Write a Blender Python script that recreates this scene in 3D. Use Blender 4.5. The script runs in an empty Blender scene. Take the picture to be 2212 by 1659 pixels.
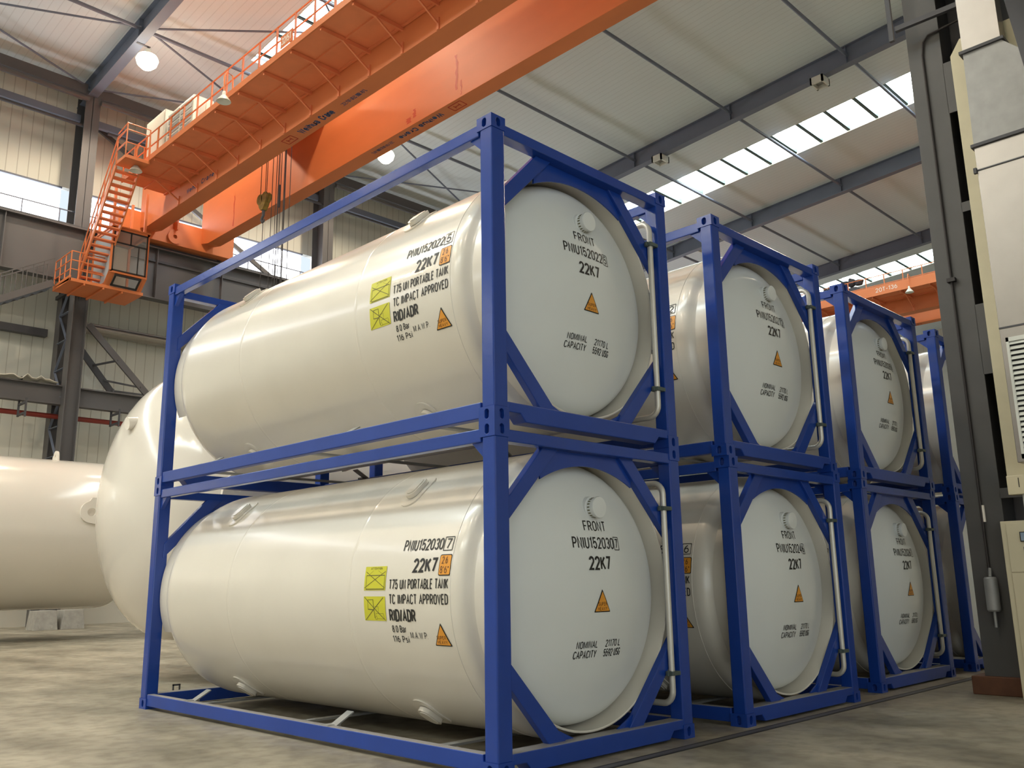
import bpy, bmesh, math, random
from mathutils import Vector, Matrix
random.seed(7)
SC = bpy.context.scene
COL = SC.collection

# ------------------------------------------------------------------ camera
cam_d = bpy.data.cameras.new('camera'); cam = bpy.data.objects.new('camera', cam_d); COL.objects.link(cam)
F_PX = 1929.54
cam_d.sensor_fit = 'HORIZONTAL'; cam_d.sensor_width = 36.0; cam_d.lens = 36.0 * F_PX / 2212.0
cam_d.clip_end = 500
rt = Vector((0.70841542, -0.70563257, -0.01517447)); dn = Vector((0.14253621, 0.16408901, -0.97609335)); fw = Vector((0.69125323, 0.68931667, 0.21682137))
cam.matrix_world = Matrix(((rt.x, -dn.x, -fw.x, -4.674), (rt.y, -dn.y, -fw.y, -4.856), (rt.z, -dn.z, -fw.z, 1.372), (0, 0, 0, 1)))
SC.camera = cam

# ------------------------------------------------------------------ exposure and light
vs = SC.view_settings
vs.view_transform = 'Standard'; vs.look = 'None'; vs.gamma = 1.0; vs.use_curve_mapping = False
vs.exposure = 0.1
w = bpy.data.worlds.new('world'); SC.world = w; w.use_nodes = True
w.node_tree.nodes['Background'].inputs[0].default_value = (0.75, 0.86, 1.0, 1)
w.node_tree.nodes['Background'].inputs[1].default_value = 1.0
SKY_E = 17.0          # daylight through roof lights
WIN_E = 6.0           # daylight through the wall windows
LAMP_W = 1400.0       # high-bay lamps
LAMP_COL = (1.0, 0.82, 0.60)

# ------------------------------------------------------------------ materials
def lin(c):
    return tuple(((x / 255) / 12.92 if x / 255 <= 0.04045 else ((x / 255 + 0.055) / 1.055) ** 2.4) for x in c)
def mat(name, col, rough=0.5, metal=0.0, coat=0.0, noise=0.0, nscale=6.0, bump=0.0, bscale=40.0, col2=None, dust=0.0, stretch=None):
    m = bpy.data.materials.new(name); m.use_nodes = True
    nt = m.node_tree; b = nt.nodes['Principled BSDF']
    b.inputs['Base Color'].default_value = (*col, 1); b.inputs['Roughness'].default_value = rough
    b.inputs['Metallic'].default_value = metal; b.inputs['Coat Weight'].default_value = coat
    b.inputs['Coat Roughness'].default_value = 0.12
    tc = nt.nodes.new('ShaderNodeTexCoord'); src = tc.outputs['Object']
    if stretch:
        mp = nt.nodes.new('ShaderNodeMapping'); mp.inputs['Scale'].default_value = stretch
        nt.links.new(src, mp.inputs[0]); src = mp.outputs[0]
    out = None
    if noise > 0:
        n = nt.nodes.new('ShaderNodeTexNoise'); n.inputs['Scale'].default_value = nscale; n.inputs['Detail'].default_value = 5
        nt.links.new(src, n.inputs['Vector'])
        r = nt.nodes.new('ShaderNodeValToRGB'); r.color_ramp.elements[0].position = 0.3; r.color_ramp.elements[1].position = 0.7
        c2 = col2 or tuple(c * (1 - noise) for c in col)
        r.color_ramp.elements[0].color = (*c2, 1); r.color_ramp.elements[1].color = (*col, 1)
        nt.links.new(n.outputs['Fac'], r.inputs[0]); nt.links.new(r.outputs[0], b.inputs['Base Color']); out = r.outputs[0]
    if dust > 0:
        g = nt.nodes.new('ShaderNodeNewGeometry'); s = nt.nodes.new('ShaderNodeSeparateXYZ'); nt.links.new(g.outputs['Normal'], s.inputs[0])
        mr = nt.nodes.new('ShaderNodeMapRange'); mr.inputs['From Min'].default_value = 0.6; mr.inputs['From Max'].default_value = 0.95; mr.inputs['To Max'].default_value = dust
        nt.links.new(s.outputs['Z'], mr.inputs['Value'])
        mx = nt.nodes.new('ShaderNodeMixRGB'); mx.inputs[1].default_value = (*col, 1); mx.inputs[2].default_value = (0.34, 0.32, 0.28, 1)
        if out: nt.links.new(out, mx.inputs[1])
        nt.links.new(mr.outputs[0], mx.inputs[0]); nt.links.new(mx.outputs[0], b.inputs['Base Color'])
    if bump > 0:
        n2 = nt.nodes.new('ShaderNodeTexNoise'); n2.inputs['Scale'].default_value = bscale; n2.inputs['Detail'].default_value = 4
        nt.links.new(src, n2.inputs['Vector'])
        bp = nt.nodes.new('ShaderNodeBump'); bp.inputs['Strength'].default_value = bump; bp.inputs['Distance'].default_value = 0.01
        nt.links.new(n2.outputs['Fac'], bp.inputs['Height']); nt.links.new(bp.outputs[0], b.inputs['Normal'])
    return m
def emis(name, col, e):
    m = bpy.data.materials.new(name); m.use_nodes = True; nt = m.node_tree
    nt.nodes.remove(nt.nodes['Principled BSDF']); em = nt.nodes.new('ShaderNodeEmission')
    em.inputs[0].default_value = (*col, 1); em.inputs[1].default_value = e
    nt.links.new(em.outputs[0], nt.nodes['Material Output'].inputs[0]); return m
def ribbed(name, col, line, axis, period, width, depth=0.6, rough=0.5, band=0.0):
    """coated sheet with narrow grooves every `period` metres along an object axis"""
    m = mat(name, col, rough); nt = m.node_tree; b = nt.nodes['Principled BSDF']
    tc = nt.nodes.new('ShaderNodeTexCoord'); s = nt.nodes.new('ShaderNodeSeparateXYZ'); nt.links.new(tc.outputs['Object'], s.inputs[0])
    d = nt.nodes.new('ShaderNodeMath'); d.operation = 'DIVIDE'; d.inputs[1].default_value = period; nt.links.new(s.outputs[axis], d.inputs[0])
    f = nt.nodes.new('ShaderNodeMath'); f.operation = 'FRACT'; nt.links.new(d.outputs[0], f.inputs[0])
    r = nt.nodes.new('ShaderNodeValToRGB'); e = r.color_ramp.elements
    e[0].position = 0.0; e[0].color = (*line, 1); e[1].position = width; e[1].color = (*col, 1)
    nt.links.new(f.outputs[0], r.inputs[0])
    n = nt.nodes.new('ShaderNodeTexNoise'); n.inputs['Scale'].default_value = 0.35; n.inputs['Detail'].default_value = 4
    nt.links.new(tc.outputs['Object'], n.inputs['Vector'])
    mr = nt.nodes.new('ShaderNodeMapRange'); mr.inputs['From Min'].default_value = 0.3; mr.inputs['From Max'].default_value = 0.7
    mr.inputs['To Min'].default_value = 0.955; mr.inputs['To Max'].default_value = 1.0; nt.links.new(n.outputs['Fac'], mr.inputs['Value'])
    mx = nt.nodes.new('ShaderNodeMixRGB'); mx.blend_type = 'MULTIPLY'; mx.inputs[0].default_value = 1.0
    nt.links.new(r.outputs[0], mx.inputs[1]); nt.links.new(mr.outputs[0], mx.inputs[2]); nt.links.new(mx.outputs[0], b.inputs['Base Color'])
    bp = nt.nodes.new('ShaderNodeBump'); bp.inputs['Strength'].default_value = depth; bp.inputs['Distance'].default_value = 0.02
    nt.links.new(r.outputs[0], bp.inputs['Height']); nt.links.new(bp.outputs[0], b.inputs['Normal'])
    return m

M = {}
M['blue'] = mat('blue_paint', (0.012, 0.055, 0.33), 0.2, coat=0.0, noise=0.12, nscale=3, bump=0.08, bscale=18)
M['blue_dusty'] = mat('blue_paint_dusty', (0.012, 0.055, 0.33), 0.36, coat=0.0, noise=0.12, nscale=3, dust=0.85)
for k_ in ('blue', 'blue_dusty'): M[k_].node_tree.nodes['Principled BSDF'].inputs['Specular IOR Level'].default_value = 0.45
M['tank'] = mat('white_tank_paint', (0.77, 0.725, 0.64), 0.26, coat=0.35, noise=0.05, nscale=1.2, bump=0.03, bscale=2.2)
M['dome'] = mat('white_dome_paint', (0.76, 0.785, 0.785), 0.33, coat=0.25, noise=0.04, nscale=1.5, bump=0.05, bscale=7)
M['vessel'] = mat('cream_vessel_paint', (0.80, 0.75, 0.67), 0.14, coat=0.4, noise=0.04, nscale=0.8)
M['black'] = mat('black_vinyl', (0.012, 0.012, 0.012), 0.5)
M['grey_print'] = mat('grey_print', (0.10, 0.09, 0.03), 0.6)
M['yellow'] = mat('yellow_vinyl', (0.62, 0.60, 0.03), 0.45)
M['amber'] = mat('amber_vinyl', (0.78, 0.33, 0.035), 0.4)
M['brown_print'] = mat('brown_print', (0.16, 0.06, 0.01), 0.5)
M['pipe'] = mat('galvanised_pipe', (0.62, 0.60, 0.55), 0.4, metal=0.4)
M['clamp'] = mat('clamp_steel', (0.10, 0.13, 0.12), 0.5, metal=0.3)
M['orange'] = mat('crane_orange', (0.66, 0.19, 0.06), 0.5, coat=0.0, noise=0.10, nscale=1.3, stretch=(1, 0.35, 1))
M['orange_worn_bounce'] = mat('crane_orange_worn_bounce', (0.76, 0.225, 0.09), 0.55, noise=0.12, nscale=1.7)  # worn mottle; base lifted to stand in for light bounced off the floor
M['red_drip'] = mat('red_primer_stain', (0.50, 0.06, 0.015), 0.5)
M['crane_blue'] = mat('crane_lettering_blue', (0.025, 0.06, 0.16), 0.6)
M['crane_red'] = mat('crane_logo_red', (0.42, 0.03, 0.01), 0.6)
M['white_print'] = mat('white_print', (0.75, 0.70, 0.62), 0.6)
M['steel'] = mat('grey_painted_steel', (0.16, 0.185, 0.25), 0.55, noise=0.15, nscale=0.8)
M['steel_lt'] = mat('light_grey_steel', (0.10, 0.095, 0.098), 0.5, noise=0.12, nscale=0.7)
M['column_grey'] = mat('dull_grey_column_paint', (0.078, 0.075, 0.073), 0.55, noise=0.2, nscale=1.5)
M['steel_dk'] = mat('dark_grey_steel', (0.06, 0.06, 0.068), 0.6)
M['purlin'] = mat('pale_green_galvanised', (0.09, 0.14, 0.13), 0.6)
M['ceiling'] = ribbed('roof_liner', (0.66, 0.725, 0.735), (0.53, 0.58, 0.585), 'X', 0.30, 0.14, 0.5)
M['wall'] = ribbed('wall_sheet', (0.66, 0.66, 0.59), (0.36, 0.345, 0.29), 'X', 0.42, 0.10, 0.7)
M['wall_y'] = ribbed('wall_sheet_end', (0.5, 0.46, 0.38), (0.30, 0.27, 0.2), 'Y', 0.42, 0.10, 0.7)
M['galv'] = mat('galvanised_sheet', (0.35, 0.325, 0.30), 0.34, metal=0.9, noise=0.07, nscale=4, bump=0.04, bscale=1.6)
M['galv_matt'] = mat('dull_galvanised', (0.34, 0.34, 0.33), 0.55, metal=0.35, noise=0.15, nscale=6)
M['cream'] = mat('cream_panel', (0.55, 0.50, 0.34), 0.5, noise=0.08, nscale=5)
M['cabinet'] = mat('cream_cabinet', (0.58, 0.52, 0.36), 0.42)
M['whitebox'] = mat('white_enclosure', (0.66, 0.64, 0.55), 0.5)
M['rust'] = mat('red_brown_primer', (0.13, 0.05, 0.022), 0.7, noise=0.3, nscale=8)
M['maroon'] = mat('maroon_pipe', (0.16, 0.015, 0.02), 0.45)
M['redpipe'] = mat('red_pipe', (0.24, 0.03, 0.02), 0.5)
M['lamp_shade'] = mat('lamp_shade', (0.62, 0.63, 0.58), 0.4)
M['bulb_glare'] = emis('lamp_glow', (1.0, 0.86, 0.66), 14.0)
M['sky'] = emis('skylight_sheet', (0.88, 0.99, 1.0), SKY_E)
M['fill_glow'] = emis('added_fill_glow', (0.92, 1.0, 1.0), 1.85)  # glow of the added panel facing the tank fronts
M['fill_glow_left'] = emis('added_fill_glow_left', (1.0, 0.93, 0.82), 0.8)  # warmer glow of the added panel facing the tank sides
M['win'] = emis('window_daylight', (0.95, 0.96, 1.0), WIN_E)
M['glass'] = mat('cab_glass', (0.9, 0.92, 0.9), 0.05)
M['glass'].node_tree.nodes['Principled BSDF'].inputs['Transmission Weight'].default_value = 0.9
M['glass'].node_tree.nodes['Principled BSDF'].inputs['IOR'].default_value = 1.1
M['wire'] = mat('wire_rope', (0.025, 0.02, 0.02), 0.6)
M['hook'] = mat('yellow_hook_block', (0.30, 0.19, 0.03), 0.6, noise=0.5, nscale=7)
M['cabblue'] = mat('cab_side_blue', (0.40, 0.46, 0.50), 0.45)
M['blackrub'] = mat('black_gasket', (0.012, 0.012, 0.012), 0.6)
M['concrete'] = mat('concrete_block', (0.42, 0.40, 0.36), 0.8, noise=0.2, nscale=6)
M['screen'] = mat('meter_screen', (0.25, 0.33, 0.42), 0.2)
M['plastic'] = mat('polythene_sheet', (0.55, 0.52, 0.45), 0.4)

def floor_material():
    m = mat('concrete_floor', (0.5, 0.45, 0.37), 0.5); nt = m.node_tree; b = nt.nodes['Principled BSDF']
    tc = nt.nodes.new('ShaderNodeTexCoord')
    def noise(scale, detail, st=(1, 1, 1)):
        mp = nt.nodes.new('ShaderNodeMapping'); mp.inputs['Scale'].default_value = st; nt.links.new(tc.outputs['Object'], mp.inputs[0])
        n = nt.nodes.new('ShaderNodeTexNoise'); n.inputs['Scale'].default_value = scale; n.inputs['Detail'].default_value = detail
        nt.links.new(mp.outputs[0], n.inputs['Vector']); return n.outputs['Fac']
    r = nt.nodes.new('ShaderNodeValToRGB'); e = r.color_ramp.elements
    e[0].position = 0.32; e[0].color = (0.185, 0.163, 0.118, 1); e[1].position = 0.66; e[1].color = (0.42, 0.375, 0.285, 1)
    nt.links.new(noise(1.1, 8, (1, 0.45, 1)), r.inputs[0])
    r2 = nt.nodes.new('ShaderNodeValToRGB'); e = r2.color_ramp.elements
    e[0].position = 0.38; e[0].color = (0.72, 0.70, 0.68, 1); e[1].position = 0.56; e[1].color = (1, 1, 1, 1)
    nt.links.new(noise(6.5, 9), r2.inputs[0])
    mx = nt.nodes.new('ShaderNodeMixRGB'); mx.blend_type = 'MULTIPLY'; mx.inputs[0].default_value = 0.8
    nt.links.new(r.outputs[0], mx.inputs[1]); nt.links.new(r2.outputs[0], mx.inputs[2])
    nt.links.new(mx.outputs[0], b.inputs['Base Color'])
    mr = nt.nodes.new('ShaderNodeMapRange'); mr.inputs['From Min'].default_value = 0.3; mr.inputs['From Max'].default_value = 0.7
    mr.inputs['To Min'].default_value = 0.36; mr.inputs['To Max'].default_value = 0.62
    nt.links.new(noise(2.2, 6), mr.inputs['Value']); nt.links.new(mr.outputs[0], b.inputs['Roughness'])
    bp = nt.nodes.new('ShaderNodeBump'); bp.inputs['Strength'].default_value = 0.18; bp.inputs['Distance'].default_value = 0.01
    nt.links.new(noise(24, 8), bp.inputs['Height']); nt.links.new(bp.outputs[0], b.inputs['Normal'])
    return m
M['floor'] = floor_material()

# ------------------------------------------------------------------ mesh helpers
class MB:
    def __init__(s): s.v = []; s.f = []
    def add(s, vs_, fs):
        o = len(s.v); s.v += [tuple(p) for p in vs_]; s.f += [tuple(i + o for i in f) for f in fs]; return s
    def box(s, x0, x1, y0, y1, z0, z1):
        return s.add([(x0,y0,z0),(x1,y0,z0),(x1,y1,z0),(x0,y1,z0),(x0,y0,z1),(x1,y0,z1),(x1,y1,z1),(x0,y1,z1)],
                     [(0,3,2,1),(4,5,6,7),(0,1,5,4),(1,2,6,5),(2,3,7,6),(3,0,4,7)])
    def bar(s, a, b, w_, h, up=(0, 0, 1)):
        a = Vector(a); b = Vector(b); d = (b - a).normalized(); u = Vector(up)
        if abs(d.dot(u)) > 0.99: u = Vector((1, 0, 0))
        r = d.cross(u).normalized(); u = r.cross(d).normalized(); r *= w_ / 2; u *= h / 2
        return s.add([a-r-u, a+r-u, a+r+u, a-r+u, b-r-u, b+r-u, b+r+u, b-r+u],
                     [(0,3,2,1),(4,5,6,7),(0,1,5,4),(1,2,6,5),(2,3,7,6),(3,0,4,7)])
    def tube(s, pts, rad, n=10, cap=True):
        pts = [Vector(p) for p in pts]; rings = []
        for i, p in enumerate(pts):
            d = (pts[min(i+1, len(pts)-1)] - pts[max(i-1, 0)]).normalized()
            u = Vector((0, 0, 1)) if abs(d.z) < 0.9 else Vector((1, 0, 0))
            if i: u = rings[-1][1]; u = (u - d * u.dot(d)).normalized()
            else: u = (u - d * u.dot(d)).normalized()
            rings.append((p, u, d.cross(u)))
        o = len(s.v); rr = rad if isinstance(rad, (list, tuple)) else [rad] * len(pts)
        for (p, u, r), q in zip(rings, rr):
            for k in range(n):
                a = 2 * math.pi * k / n; s.v.append(tuple(p + u * math.cos(a) * q + r * math.sin(a) * q))
        for i in range(len(pts) - 1):
            for k in range(n):
                s.f.append((o+i*n+k, o+i*n+(k+1) % n, o+(i+1)*n+(k+1) % n, o+(i+1)*n+k))
        if cap:
            s.f.append(tuple(o + k for k in range(n))[::-1]); s.f.append(tuple(o + (len(pts)-1)*n + k for k in range(n)))
        return s
    def lathe(s, prof, org, axis='Y', n=64, a0=0.0, a1=2*math.pi):
        """prof: list of (radius, along axis)"""
        full = abs(a1 - a0 - 2*math.pi) < 1e-6; m = n if full else n + 1; o = len(s.v); O = Vector(org)
        for r, t in prof:
            for k in range(m):
                a = a0 + (a1 - a0) * k / n; c, q = r * math.cos(a), r * math.sin(a)
                p = {'Y': (c, t, q), 'X': (t, c, q), 'Z': (c, q, t)}[axis]
                s.v.append(tuple(O + Vector(p)))
        for i in range(len(prof) - 1):
            for k in range(n):
                k2 = (k + 1) % m
                s.f.append((o+i*m+k, o+i*m+k2, o+(i+1)*m+k2, o+(i+1)*m+k))
        return s
    def prism(s, poly, a, b, axis='Y'):
        n = len(poly)
        def P(u, v, t): return {'Y': (u, t, v), 'X': (t, u, v), 'Z': (u, v, t)}[axis]
        return s.add([P(u, v, a) for u, v in poly] + [P(u, v, b) for u, v in poly],
                     [tuple(range(n)), tuple(range(2*n-1, n-1, -1))] + [(i, i+n, (i+1) % n + n, (i+1) % n) for i in range(n)])
    def build(s, name, m, parent=None, smooth=False, bevel=0.0, loc=None, ang=35):
        me = bpy.data.meshes.new(name); me.from_pydata(s.v, [], s.f)
        bm = bmesh.new(); bm.from_mesh(me)
        bmesh.ops.remove_doubles(bm, verts=bm.verts, dist=1e-5)
        bmesh.ops.recalc_face_normals(bm, faces=bm.faces)
        if smooth:
            for f in bm.faces: f.smooth = True
            for e in bm.edges:
                if len(e.link_faces) == 2 and e.calc_face_angle(0) > math.radians(ang): e.smooth = False
        bm.to_mesh(me); bm.free(); me.materials.append(m)
        ob = bpy.data.objects.new(name, me); COL.objects.link(ob)
        if loc: ob.location = loc
        if parent: ob.parent = parent
        if bevel:
            md = ob.modifiers.new('bevel', 'BEVEL'); md.width = bevel; md.segments = 2; md.limit_method = 'ANGLE'; md.harden_normals = False
        return ob
def thing(name, label, cat, loc=(0, 0, 0), group=None, rz=0):
    o = bpy.data.objects.new(name, None); COL.objects.link(o); o.location = loc; o.rotation_euler.z = rz; o.empty_display_size = 0.2
    return tag(o, label, cat, group)
def tag(o, label, cat, group=None):
    o['label'] = label; o['category'] = cat
    if group: o['group'] = group
    return o
def struct(o): o['kind'] = 'structure'; return o
def copy_tree(o, parent=None):
    c = o.copy(); COL.objects.link(c)
    if parent: c.parent = parent
    for ch in list(o.children): copy_tree(ch, c)
    return c

def _arc(cx, cy, rx, ry, a0, a1, n=8):
    return [(cx + rx*math.cos(math.radians(a0 + (a1-a0)*k/n)), cy + ry*math.sin(math.radians(a0 + (a1-a0)*k/n))) for k in range(n+1)]
_O = _arc(.25,.72,.25,.28,0,180) + _arc(.25,.28,.25,.28,180,360) + [(.5,.72)]
GL = {  # condensed sans-serif glyphs: width, strokes (unit cap height)
 '0': (.5, [_O]), 'O': (.5, [_O]), 'D': (.5, [[(0,0),(0,1)] + _arc(.2,.72,.3,.28,90,0) + _arc(.2,.28,.3,.28,0,-90) + [(0,0)]]),
 '1': (.24, [[(0,.8),(.2,1),(.2,0)]]), '2': (.5, [_arc(.25,.73,.25,.27,170,-35) + [(0,0),(.5,0)]]),
 '3': (.5, [_arc(.25,.755,.23,.245,160,-90), _arc(.25,.265,.25,.265,80,-165)]), '4': (.52, [[(.38,0),(.38,1),(0,.28),(.52,.28)]]),
 '5': (.5, [[(.45,1),(.06,1),(.02,.48)] + _arc(.25,.32,.25,.32,130,-160)]), '6': (.5, [_arc(.25,.3,.25,.3,0,360,12), _arc(.5,.34,.5,.66,105,180)]),
 '7': (.5, [[(0,1),(.5,1),(.17,0)]]), '8': (.5, [_arc(.25,.765,.21,.235,0,360,12), _arc(.25,.265,.25,.265,0,360,12)]), '9': (.5, [_arc(.25,.7,.25,.3,0,360,12), _arc(0,.66,.5,.66,0,-75)]),
 'A': (.54, [[(0,0),(.27,1),(.54,0)], [(.09,.33),(.45,.33)]]), 'B': (.5, [[(0,0),(0,1)] + _arc(.24,.76,.23,.24,90,-90) + [(0,.52)], _arc(.24,.26,.26,.26,90,-90) + [(0,0)]]),
 'C': (.5, [_arc(.25,.72,.25,.28,15,180) + _arc(.25,.28,.25,.28,180,345)]), 'E': (.42, [[(.42,1),(0,1),(0,0),(.42,0)], [(0,.52),(.38,.52)]]), 'F': (.42, [[(.42,1),(0,1),(0,0)], [(0,.5),(.37,.5)]]),
 'G': (.5, [_arc(.25,.72,.25,.28,15,180) + _arc(.25,.28,.25,.28,180,360) + [(.5,.47),(.28,.47)]]), 'H': (.5, [[(0,0),(0,1)], [(.5,0),(.5,1)], [(0,.52),(.5,.52)]]),
 'I': (.06, [[(.03,0),(.03,1)]]), 'K': (.52, [[(0,0),(0,1)], [(.5,1),(0,.38)], [(.17,.58),(.52,0)]]), 'L': (.42, [[(0,1),(0,0),(.42,0)]]), 'M': (.62, [[(0,0),(0,1),(.31,.1),(.62,1),(.62,0)]]),
 'N': (.5, [[(0,0),(0,1),(.5,0),(.5,1)]]), 'P': (.48, [[(0,0),(0,1)] + _arc(.22,.73,.26,.27,90,-90) + [(0,.46)]]), 'R': (.5, [[(0,0),(0,1)] + _arc(.22,.74,.26,.26,90,-90) + [(0,.48)], [(.24,.48),(.5,0)]]),
 'S': (.5, [_arc(.25,.755,.22,.245,20,270) + _arc(.25,.265,.25,.245,90,-160)]), 'T': (.5, [[(0,1),(.5,1)], [(.25,1),(.25,0)]]), 'U': (.5, [[(0,1),(0,.28)] + _arc(.25,.28,.25,.28,180,360) + [(.5,1)]]),
 'V': (.52, [[(0,1),(.26,0),(.52,1)]]), 'W': (.76, [[(0,1),(.19,0),(.38,.95),(.57,0),(.76,1)]]), 'Y': (.52, [[(0,1),(.26,.45),(.52,1)], [(.26,.45),(.26,0)]]), '/': (.2, [[(0,-.05),(.2,1.05)]]),
 '.': (.06, [[(.03,0),(.03,.06)]]), "'": (.06, [[(.03,1),(.03,.75)]]), '"': (.2, [[(.04,1),(.04,.75)], [(.16,1),(.16,.75)]]), '-': (.3, [[(0,.45),(.3,.45)]]), ' ': (.16, []),
 'a': (.42, [_arc(.2,.5,.2,.22,160,0) + [(.4,0)], _arc(.2,.2,.2,.2,70,290) + [(.4,.2)]]), 'r': (.28, [[(0,0),(0,.7)], _arc(.2,.42,.2,.28,180,70)]), 's': (.38, [_arc(.19,.54,.17,.17,30,270) + _arc(.19,.19,.19,.18,90,-150)]), 'i': (.06, [[(.03,0),(.03,.7)], [(.03,.86),(.03,.98)]]),
 'e': (.42, [[(0,.36),(.42,.36)] + _arc(.21,.36,.21,.34,0,310,12)]), 'h': (.42, [[(0,0),(0,1)], _arc(.21,.45,.21,.25,180,0) + [(.42,0)]]), 'u': (.42, [[(0,.7),(0,.22)] + _arc(.21,.22,.21,.22,180,360) + [(.42,.7),(.42,0)]]), 'n': (.42, [[(0,0),(0,.7)], _arc(.21,.45,.21,.25,180,0) + [(.42,0)]]),
}
def ribbon(mb, pts, wd, fn):
    """a stroke of constant width along a polyline, mitred at the corners"""
    P = [Vector(p) for p in pts]; P = [p for i, p in enumerate(P) if i == 0 or (p - P[i-1]).length > 1e-6]
    if len(P) < 2: return
    closed = (P[0] - P[-1]).length < 1e-6; n = len(P); L_ = []; R_ = []
    for i, p in enumerate(P):
        a = P[i-1] if i else (P[-2] if closed else None); b = P[i+1] if i < n-1 else (P[1] if closed else None)
        d0 = (p - a).normalized() if a is not None else None; d1 = (b - p).normalized() if b is not None else None
        if d0 is None: d0 = d1
        if d1 is None: d1 = d0
        n0 = Vector((-d0.y, d0.x)); n1 = Vector((-d1.y, d1.x)); m_ = n0 + n1
        if m_.length < .35: m_ = n0; k = 1
        else: m_.normalize(); k = min(1 / max(m_.dot(n0), .3), 2.2)
        L_.append(p + m_*wd/2*k); R_.append(p - m_*wd/2*k)
    mb.add([fn(*p) for p in L_] + [fn(*p) for p in R_], [(i, i+1, n+i+1, n+i) for i in range(n-1)])
def put_text(mb, s, u0, u1, v0, v1, fn, weight=.15, shear=0.0):
    """lettering fitted into a rectangle; weight is the stroke as a share of the cap height"""
    gap = .27; tot = sum(GL[c][0] for c in s) + gap * (len(s) - 1); wd = weight * (v1 - v0); h = (v1 - v0) - wd
    sg = 1 if u1 > u0 else -1; k = (u1 - u0 - sg*wd) / tot; x = 0
    for c in s:
        w_, st = GL[c]
        for pl_ in st: ribbon(mb, [(u0 + sg*wd/2 + (x + p[0])*k + shear*h*p[1], v0 + wd/2 + h*p[1]) for p in pl_], wd, fn)
        x += w_ + gap
def put_han(mb, s, u0, u1, v0, v1, fn):
    """Chinese characters from the built-in font, fitted into a rectangle"""
    cu = bpy.data.curves.new('t', 'FONT'); cu.body = s; cu.offset = .012; cu.resolution_u = 2
    ob = bpy.data.objects.new('t', cu); COL.objects.link(ob)
    dg = bpy.context.evaluated_depsgraph_get(); dg.update()
    me = bpy.data.meshes.new_from_object(ob.evaluated_get(dg))
    v = [(p.co.x, p.co.y) for p in me.vertices]; f = [tuple(p.vertices) for p in me.polygons]
    bpy.data.objects.remove(ob); bpy.data.curves.remove(cu); bpy.data.meshes.remove(me)
    if not v: return
    x0 = min(p[0] for p in v); x1 = max(p[0] for p in v); y0 = min(p[1] for p in v); y1 = max(p[1] for p in v)
    mb.add([fn(u0 + (u1-u0)*(p[0]-x0)/max(x1-x0, 1e-6), v0 + (v1-v0)*(p[1]-y0)/max(y1-y0, 1e-6)) for p in v], f)
def put_quad(mb, u0, u1, v0, v1, fn, n=6):
    g = [fn(u0 + (u1-u0)*i/n, v0 + (v1-v0)*j/n) for j in range(n+1) for i in range(n+1)]
    mb.add(g, [(j*(n+1)+i, j*(n+1)+i+1, (j+1)*(n+1)+i+1, (j+1)*(n+1)+i) for j in range(n) for i in range(n)])
def put_line(mb, a, b, wd, fn, n=6):
    """a thin painted line between two points of a decal"""
    du, dv = b[0]-a[0], b[1]-a[1]; L = math.hypot(du, dv); nu, nv = -dv/L*wd/2, du/L*wd/2; pts = []
    for i in range(n+1):
        t = i/n; pts += [fn(a[0]+du*t+nu, a[1]+dv*t+nv), fn(a[0]+du*t-nu, a[1]+dv*t-nv)]
    mb.add(pts, [(2*i, 2*i+1, 2*i+3, 2*i+2) for i in range(n)])

# ================================================================== SETTING
XMIN, XMAX, YMIN, YB = -40.0, 78.0, -20.0, 33.5
BAY, X0R = 11.75, 7.15
def roof(y): return 23.79 - 0.066 * y          # underside of the roof beams
struct(MB().box(XMIN, XMAX, YMIN, YB + 0.3, -0.3, 0).build('floor', M['floor']))
SKYX = [12.95 - 46.8, 12.95 - 23.4, 12.95, 36.3, 59.3]; SW = 1.45; SY0, SY1 = 1.0, 26.5
LZ = 0.9
def slab(mb, x0, x1, y0, y1, z0=LZ, t=0.2):
    mb.add([(x0,y0,roof(y0)+z0),(x1,y0,roof(y0)+z0),(x1,y1,roof(y1)+z0),(x0,y1,roof(y1)+z0),
            (x0,y0,roof(y0)+z0+t),(x1,y0,roof(y0)+z0+t),(x1,y1,roof(y1)+z0+t),(x0,y1,roof(y1)+z0+t)],
           [(0,3,2,1),(4,5,6,7),(0,1,5,4),(1,2,6,5),(2,3,7,6),(3,0,4,7)])
mb = MB(); xs = XMIN
for sx in SKYX:
    slab(mb, xs, sx - SW, YMIN, YB + 0.3); slab(mb, sx - SW, sx + SW, YMIN, SY0); slab(mb, sx - SW, sx + SW, SY1, YB + 0.3); xs = sx + SW
slab(mb, xs, XMAX, YMIN, YB + 0.3)
struct(mb.build('ceiling', M['ceiling']))
nwin = 0
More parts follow.
